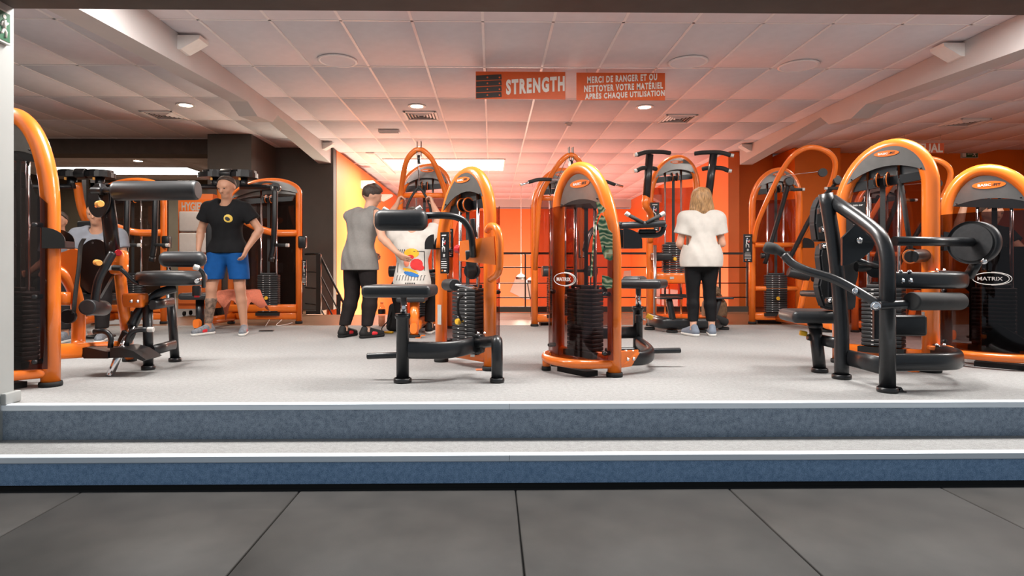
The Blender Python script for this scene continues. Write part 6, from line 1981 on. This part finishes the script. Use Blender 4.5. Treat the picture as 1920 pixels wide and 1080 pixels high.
# ---------------------------------------------------------------- man in white printed shirt on the pulldown seat, back to the steps
seatp = PM1 @ Vector((0.03, 0.90, 0.435))
zb = seatp.z + .02
J = pose(pel=(0, 0, zb + .105), wai=(0, .01, zb + .24), che=(0, .02, zb + .43), nek=(0, .03, zb + .63), hed=(0, .06, zb + .79),
         shR=(.20, .03, zb + .60), shL=(-.20, .03, zb + .60), elR=(.27, .12, zb + .80), wrR=(.20, .24, zb + .95), hdR=(.17, .27, zb + 1.03),
         elL=(-.27, .12, zb + .80), wrL=(-.20, .24, zb + .95), hdL=(-.17, .27, zb + 1.03),
         hiR=(.09, .0, zb + .09), knR=(.20, .40, zb + .07), anR=(.15, .34, .09), toR=(.17, .50, .035),
         hiL=(-.09, .0, zb + .09), knL=(-.20, .40, zb + .07), anL=(-.15, .34, .09), toL=(-.17, .50, .035))
t, body, hp, J = make_person((seatp.x, seatp.y - .03, 0), 0.0, J, 'man in white printed T-shirt seated at the pulldown machine with raised arms', 'skin_light', palm=dict(R=(-1, 0, 0), L=(1, 0, 0)), curl=(1.1, 1.1))
sh = shirt(t, J, 'tee_white', zb + .02, .55, .020, .07, flare=.012)
trousers(t, J, 'pants_black', zb + .20, [lambda x, y, z: .13 - z], .014, .010)
shoes(t, J, 'shoe_black', 'sole_white')
hair_cap(t, hp, 'hair_dark', [((0, -.02, .03), (0, .012, .045), .090, .084)], lambda x, y, z: (hp(0, 0, -.01)[2] - z) + .6 * (y - hp(0, 0, 0)[1]))
z0 = zb + .02
def pr(nm, m, outl, off=.003):
    decal(t, sh, nm, m, [(x, y + z0) for x, y in outl], (0, 0, 0), (1, 0, 0), (0, 0, 1), (0, 1, 0), off)
pr('print_shape', 'print_yellow', disc(.01, .40, .075, .05))
pr('print_shape', 'print_red', disc(.06, .285, .062, .058))
pr('print_shape', 'print_red', disc(.10, .25, .035, .03), .004)
pr('print_shape', 'print_yellow', disc(.0, .215, .085, .022, rot=-.35), .004)
pr('print_shape', 'print_blue', disc(.01, .185, .08, .022, rot=-.25), .005)
pr('print_shape', 'print_red', disc(.0, .36, .035, .022), .005)
pr('print_shape', 'towel_pink', disc(-.04, .31, .03, .05), .004)
pr('print_line', 'print_black', rectp(.135, .142, .22, .42))
pr('print_line', 'print_black', rectp(.03, .14, .415, .423))
pr('print_line', 'print_black', rectp(-.142, -.135, .20, .30))
for k in range(10):
    x = -.15 + k * .031
    pr('print_letter', 'print_black', [(x, .12), (x + .007, .12), (x + .016, .165), (x + .024, .165), (x + .022, .172), (x + .012, .172), (x + .004, .135)])
for k in range(5):
    x = -.05 + k * .022
    pr('print_letter', 'print_black', rectp(x, x + .012, .075, .098))
for k in range(4):
    x = -.14 + k * .022
    pr('print_letter', 'print_black', [(x, .40), (x + .008, .40), (x + .016, .44), (x + .008, .44)])

# ---------------------------------------------------------------- woman in white T-shirt and black leggings, back to the steps
J = pose(pel=(0, 0, .83), wai=(0, .01, .97), che=(0, .02, 1.13), nek=(0, .0, 1.305), hed=(0, .02, 1.455),
         shR=(.165, .0, 1.245), shL=(-.165, .0, 1.245), elR=(.225, .02, .985), wrR=(.16, .22, .95), hdR=(.12, .30, .95),
         elL=(-.225, .02, .985), wrL=(-.16, .22, .95), hdL=(-.12, .30, .95),
         hiR=(.088, 0, .80), knR=(.09, .02, .44), anR=(.105, -.02, .09), toR=(.13, .13, .035),
         hiL=(-.088, 0, .80), knL=(-.085, .02, .44), anL=(-.10, -.05, .09), toL=(-.15, .09, .035))
q = G(1311, 628)
t, body, hp, J = make_person((q.x, q.y - .07, 0), R(-3), J, 'woman with blond bob in white T-shirt and black leggings at the dip and chin machine', 'skin_pink', fem=True, hs=.94)
shirt(t, J, 'tee_white', .735, .62, .030, .06, fem=True, flare=.030, nm='shirt')
trousers(t, J, 'leggings', .90, [lambda x, y, z: .155 - z], .010, 0.0, 'leggings', True)
shoes(t, J, 'shoe_blue', 'sole_white', sc=.92)
hair_cap(t, hp, 'hair_blond', [((0, -.02, .03), (0, .02, .035), .108, .102), ((-.05, -.035, 0), (-.085, -.03, -.10), .066, .050), ((.05, -.035, 0), (.085, -.03, -.10), .066, .050), ((0, -.06, .0), (0, -.06, -.12), .066, .052), ((-.03, -.06, .0), (-.04, -.055, -.13), .05, .04), ((.03, -.06, .0), (.04, -.055, -.13), .05, .04)], lambda x, y, z: (y - hp(0, .045, 0)[1]), rough=.005)

# ---------------------------------------------------------------- people sitting at the back left and back right
def seated(loc, heading, skin, top, label, hairm=None, bald=False, arms='down', zb=.42, legm='pants_black', hd=0.0):
    if arms == 'up':
        ar = dict(elR=(.36, .10, zb + .62), wrR=(.30, .12, zb + .88), hdR=(.28, .14, zb + .96), elL=(-.25, .16, zb + .42), wrL=(-.18, .36, zb + .35), hdL=(-.16, .44, zb + .34))
    else:
        ar = dict(elR=(.25, .06, zb + .33), wrR=(.18, .28, zb + .22), hdR=(.16, .36, zb + .20), elL=(-.25, .06, zb + .33), wrL=(-.18, .28, zb + .22), hdL=(-.16, .36, zb + .20))
    J = pose(pel=(0, 0, zb + .105), wai=(0, .01, zb + .24), che=(0, .03, zb + .43), nek=(0, .05, zb + .63), hed=(0, .09, zb + .79),
             shR=(.19, .04, zb + .58), shL=(-.19, .04, zb + .58),
             hiR=(.09, .0, zb + .09), knR=(.16, .42, zb + .08), anR=(.16, .44, .09), toR=(.18, .60, .035),
             hiL=(-.09, .0, zb + .09), knL=(-.16, .42, zb + .08), anL=(-.16, .44, .09), toL=(-.18, .60, .035), **ar)
    t, body, hp, J = make_person(loc, heading, J, label, skin, h=.0095, nod=.15, look=hd)
    shirt(t, J, top, zb + .03, .55, .016, .07)
    trousers(t, J, legm, zb + .22, [lambda x, y, z: .13 - z], .013, .008)
    shoes(t, J, 'shoe_grey', 'sole_white')
    if not bald:
        hair_cap(t, hp, hairm or 'hair_dark', [((0, -.02, .03), (0, .012, .045), .091, .086)], lambda x, y, z: (hp(0, 0, .03)[2] - z) + .7 * ((x - hp(0, 0, 0)[0]) * -math.sin(hd) + (y - hp(0, 0, 0)[1]) * math.cos(hd)))
    return t
def bench(x, y, z, label):
    t = thing('bench_seat', (x, y, 0), label, 'bench', 'low padded benches at the back')
    seat_pad(t, (x, y, z - .04), (0.34, 0.40, 0.07), 0.028)
    MB().cyl((x, y, 0.02), (x, y, z - .07), 0.04).build('post', 'black_metal', t)
    MB().lathe((x, y, 0), [(0.001, 0), (0.15, 0), (0.15, 0.015), (0.05, 0.03), (0.001, 0.03)]).build('base', 'black_metal', t)
q = P(186, 500, 6.55)
bench(q.x, 6.55, .46, 'low black bench under the bald man behind the leg machine')
seated((q.x, 6.55, 0), R(195), 'skin_tan', 'tee_grey', 'bald man in grey shirt seated behind the leg machine', bald=True, zb=.485)
seated((FLYSEAT.x, FLYSEAT.y, 0), R(165), 'skin_tan', 'tee_grey', 'dark haired man in grey shirt seated on the fly machine beside the bald man', zb=.46, hd=.4)
q = P(1846, 500, 6.3)
bench(q.x, 6.3, .46, 'low black bench under the person with a raised arm')
seated((q.x, 6.3, 0), PI, 'skin_tan', 'tee_black', 'person in black shirt with one raised arm, behind the dark smoked shield', zb=.485, arms='up')
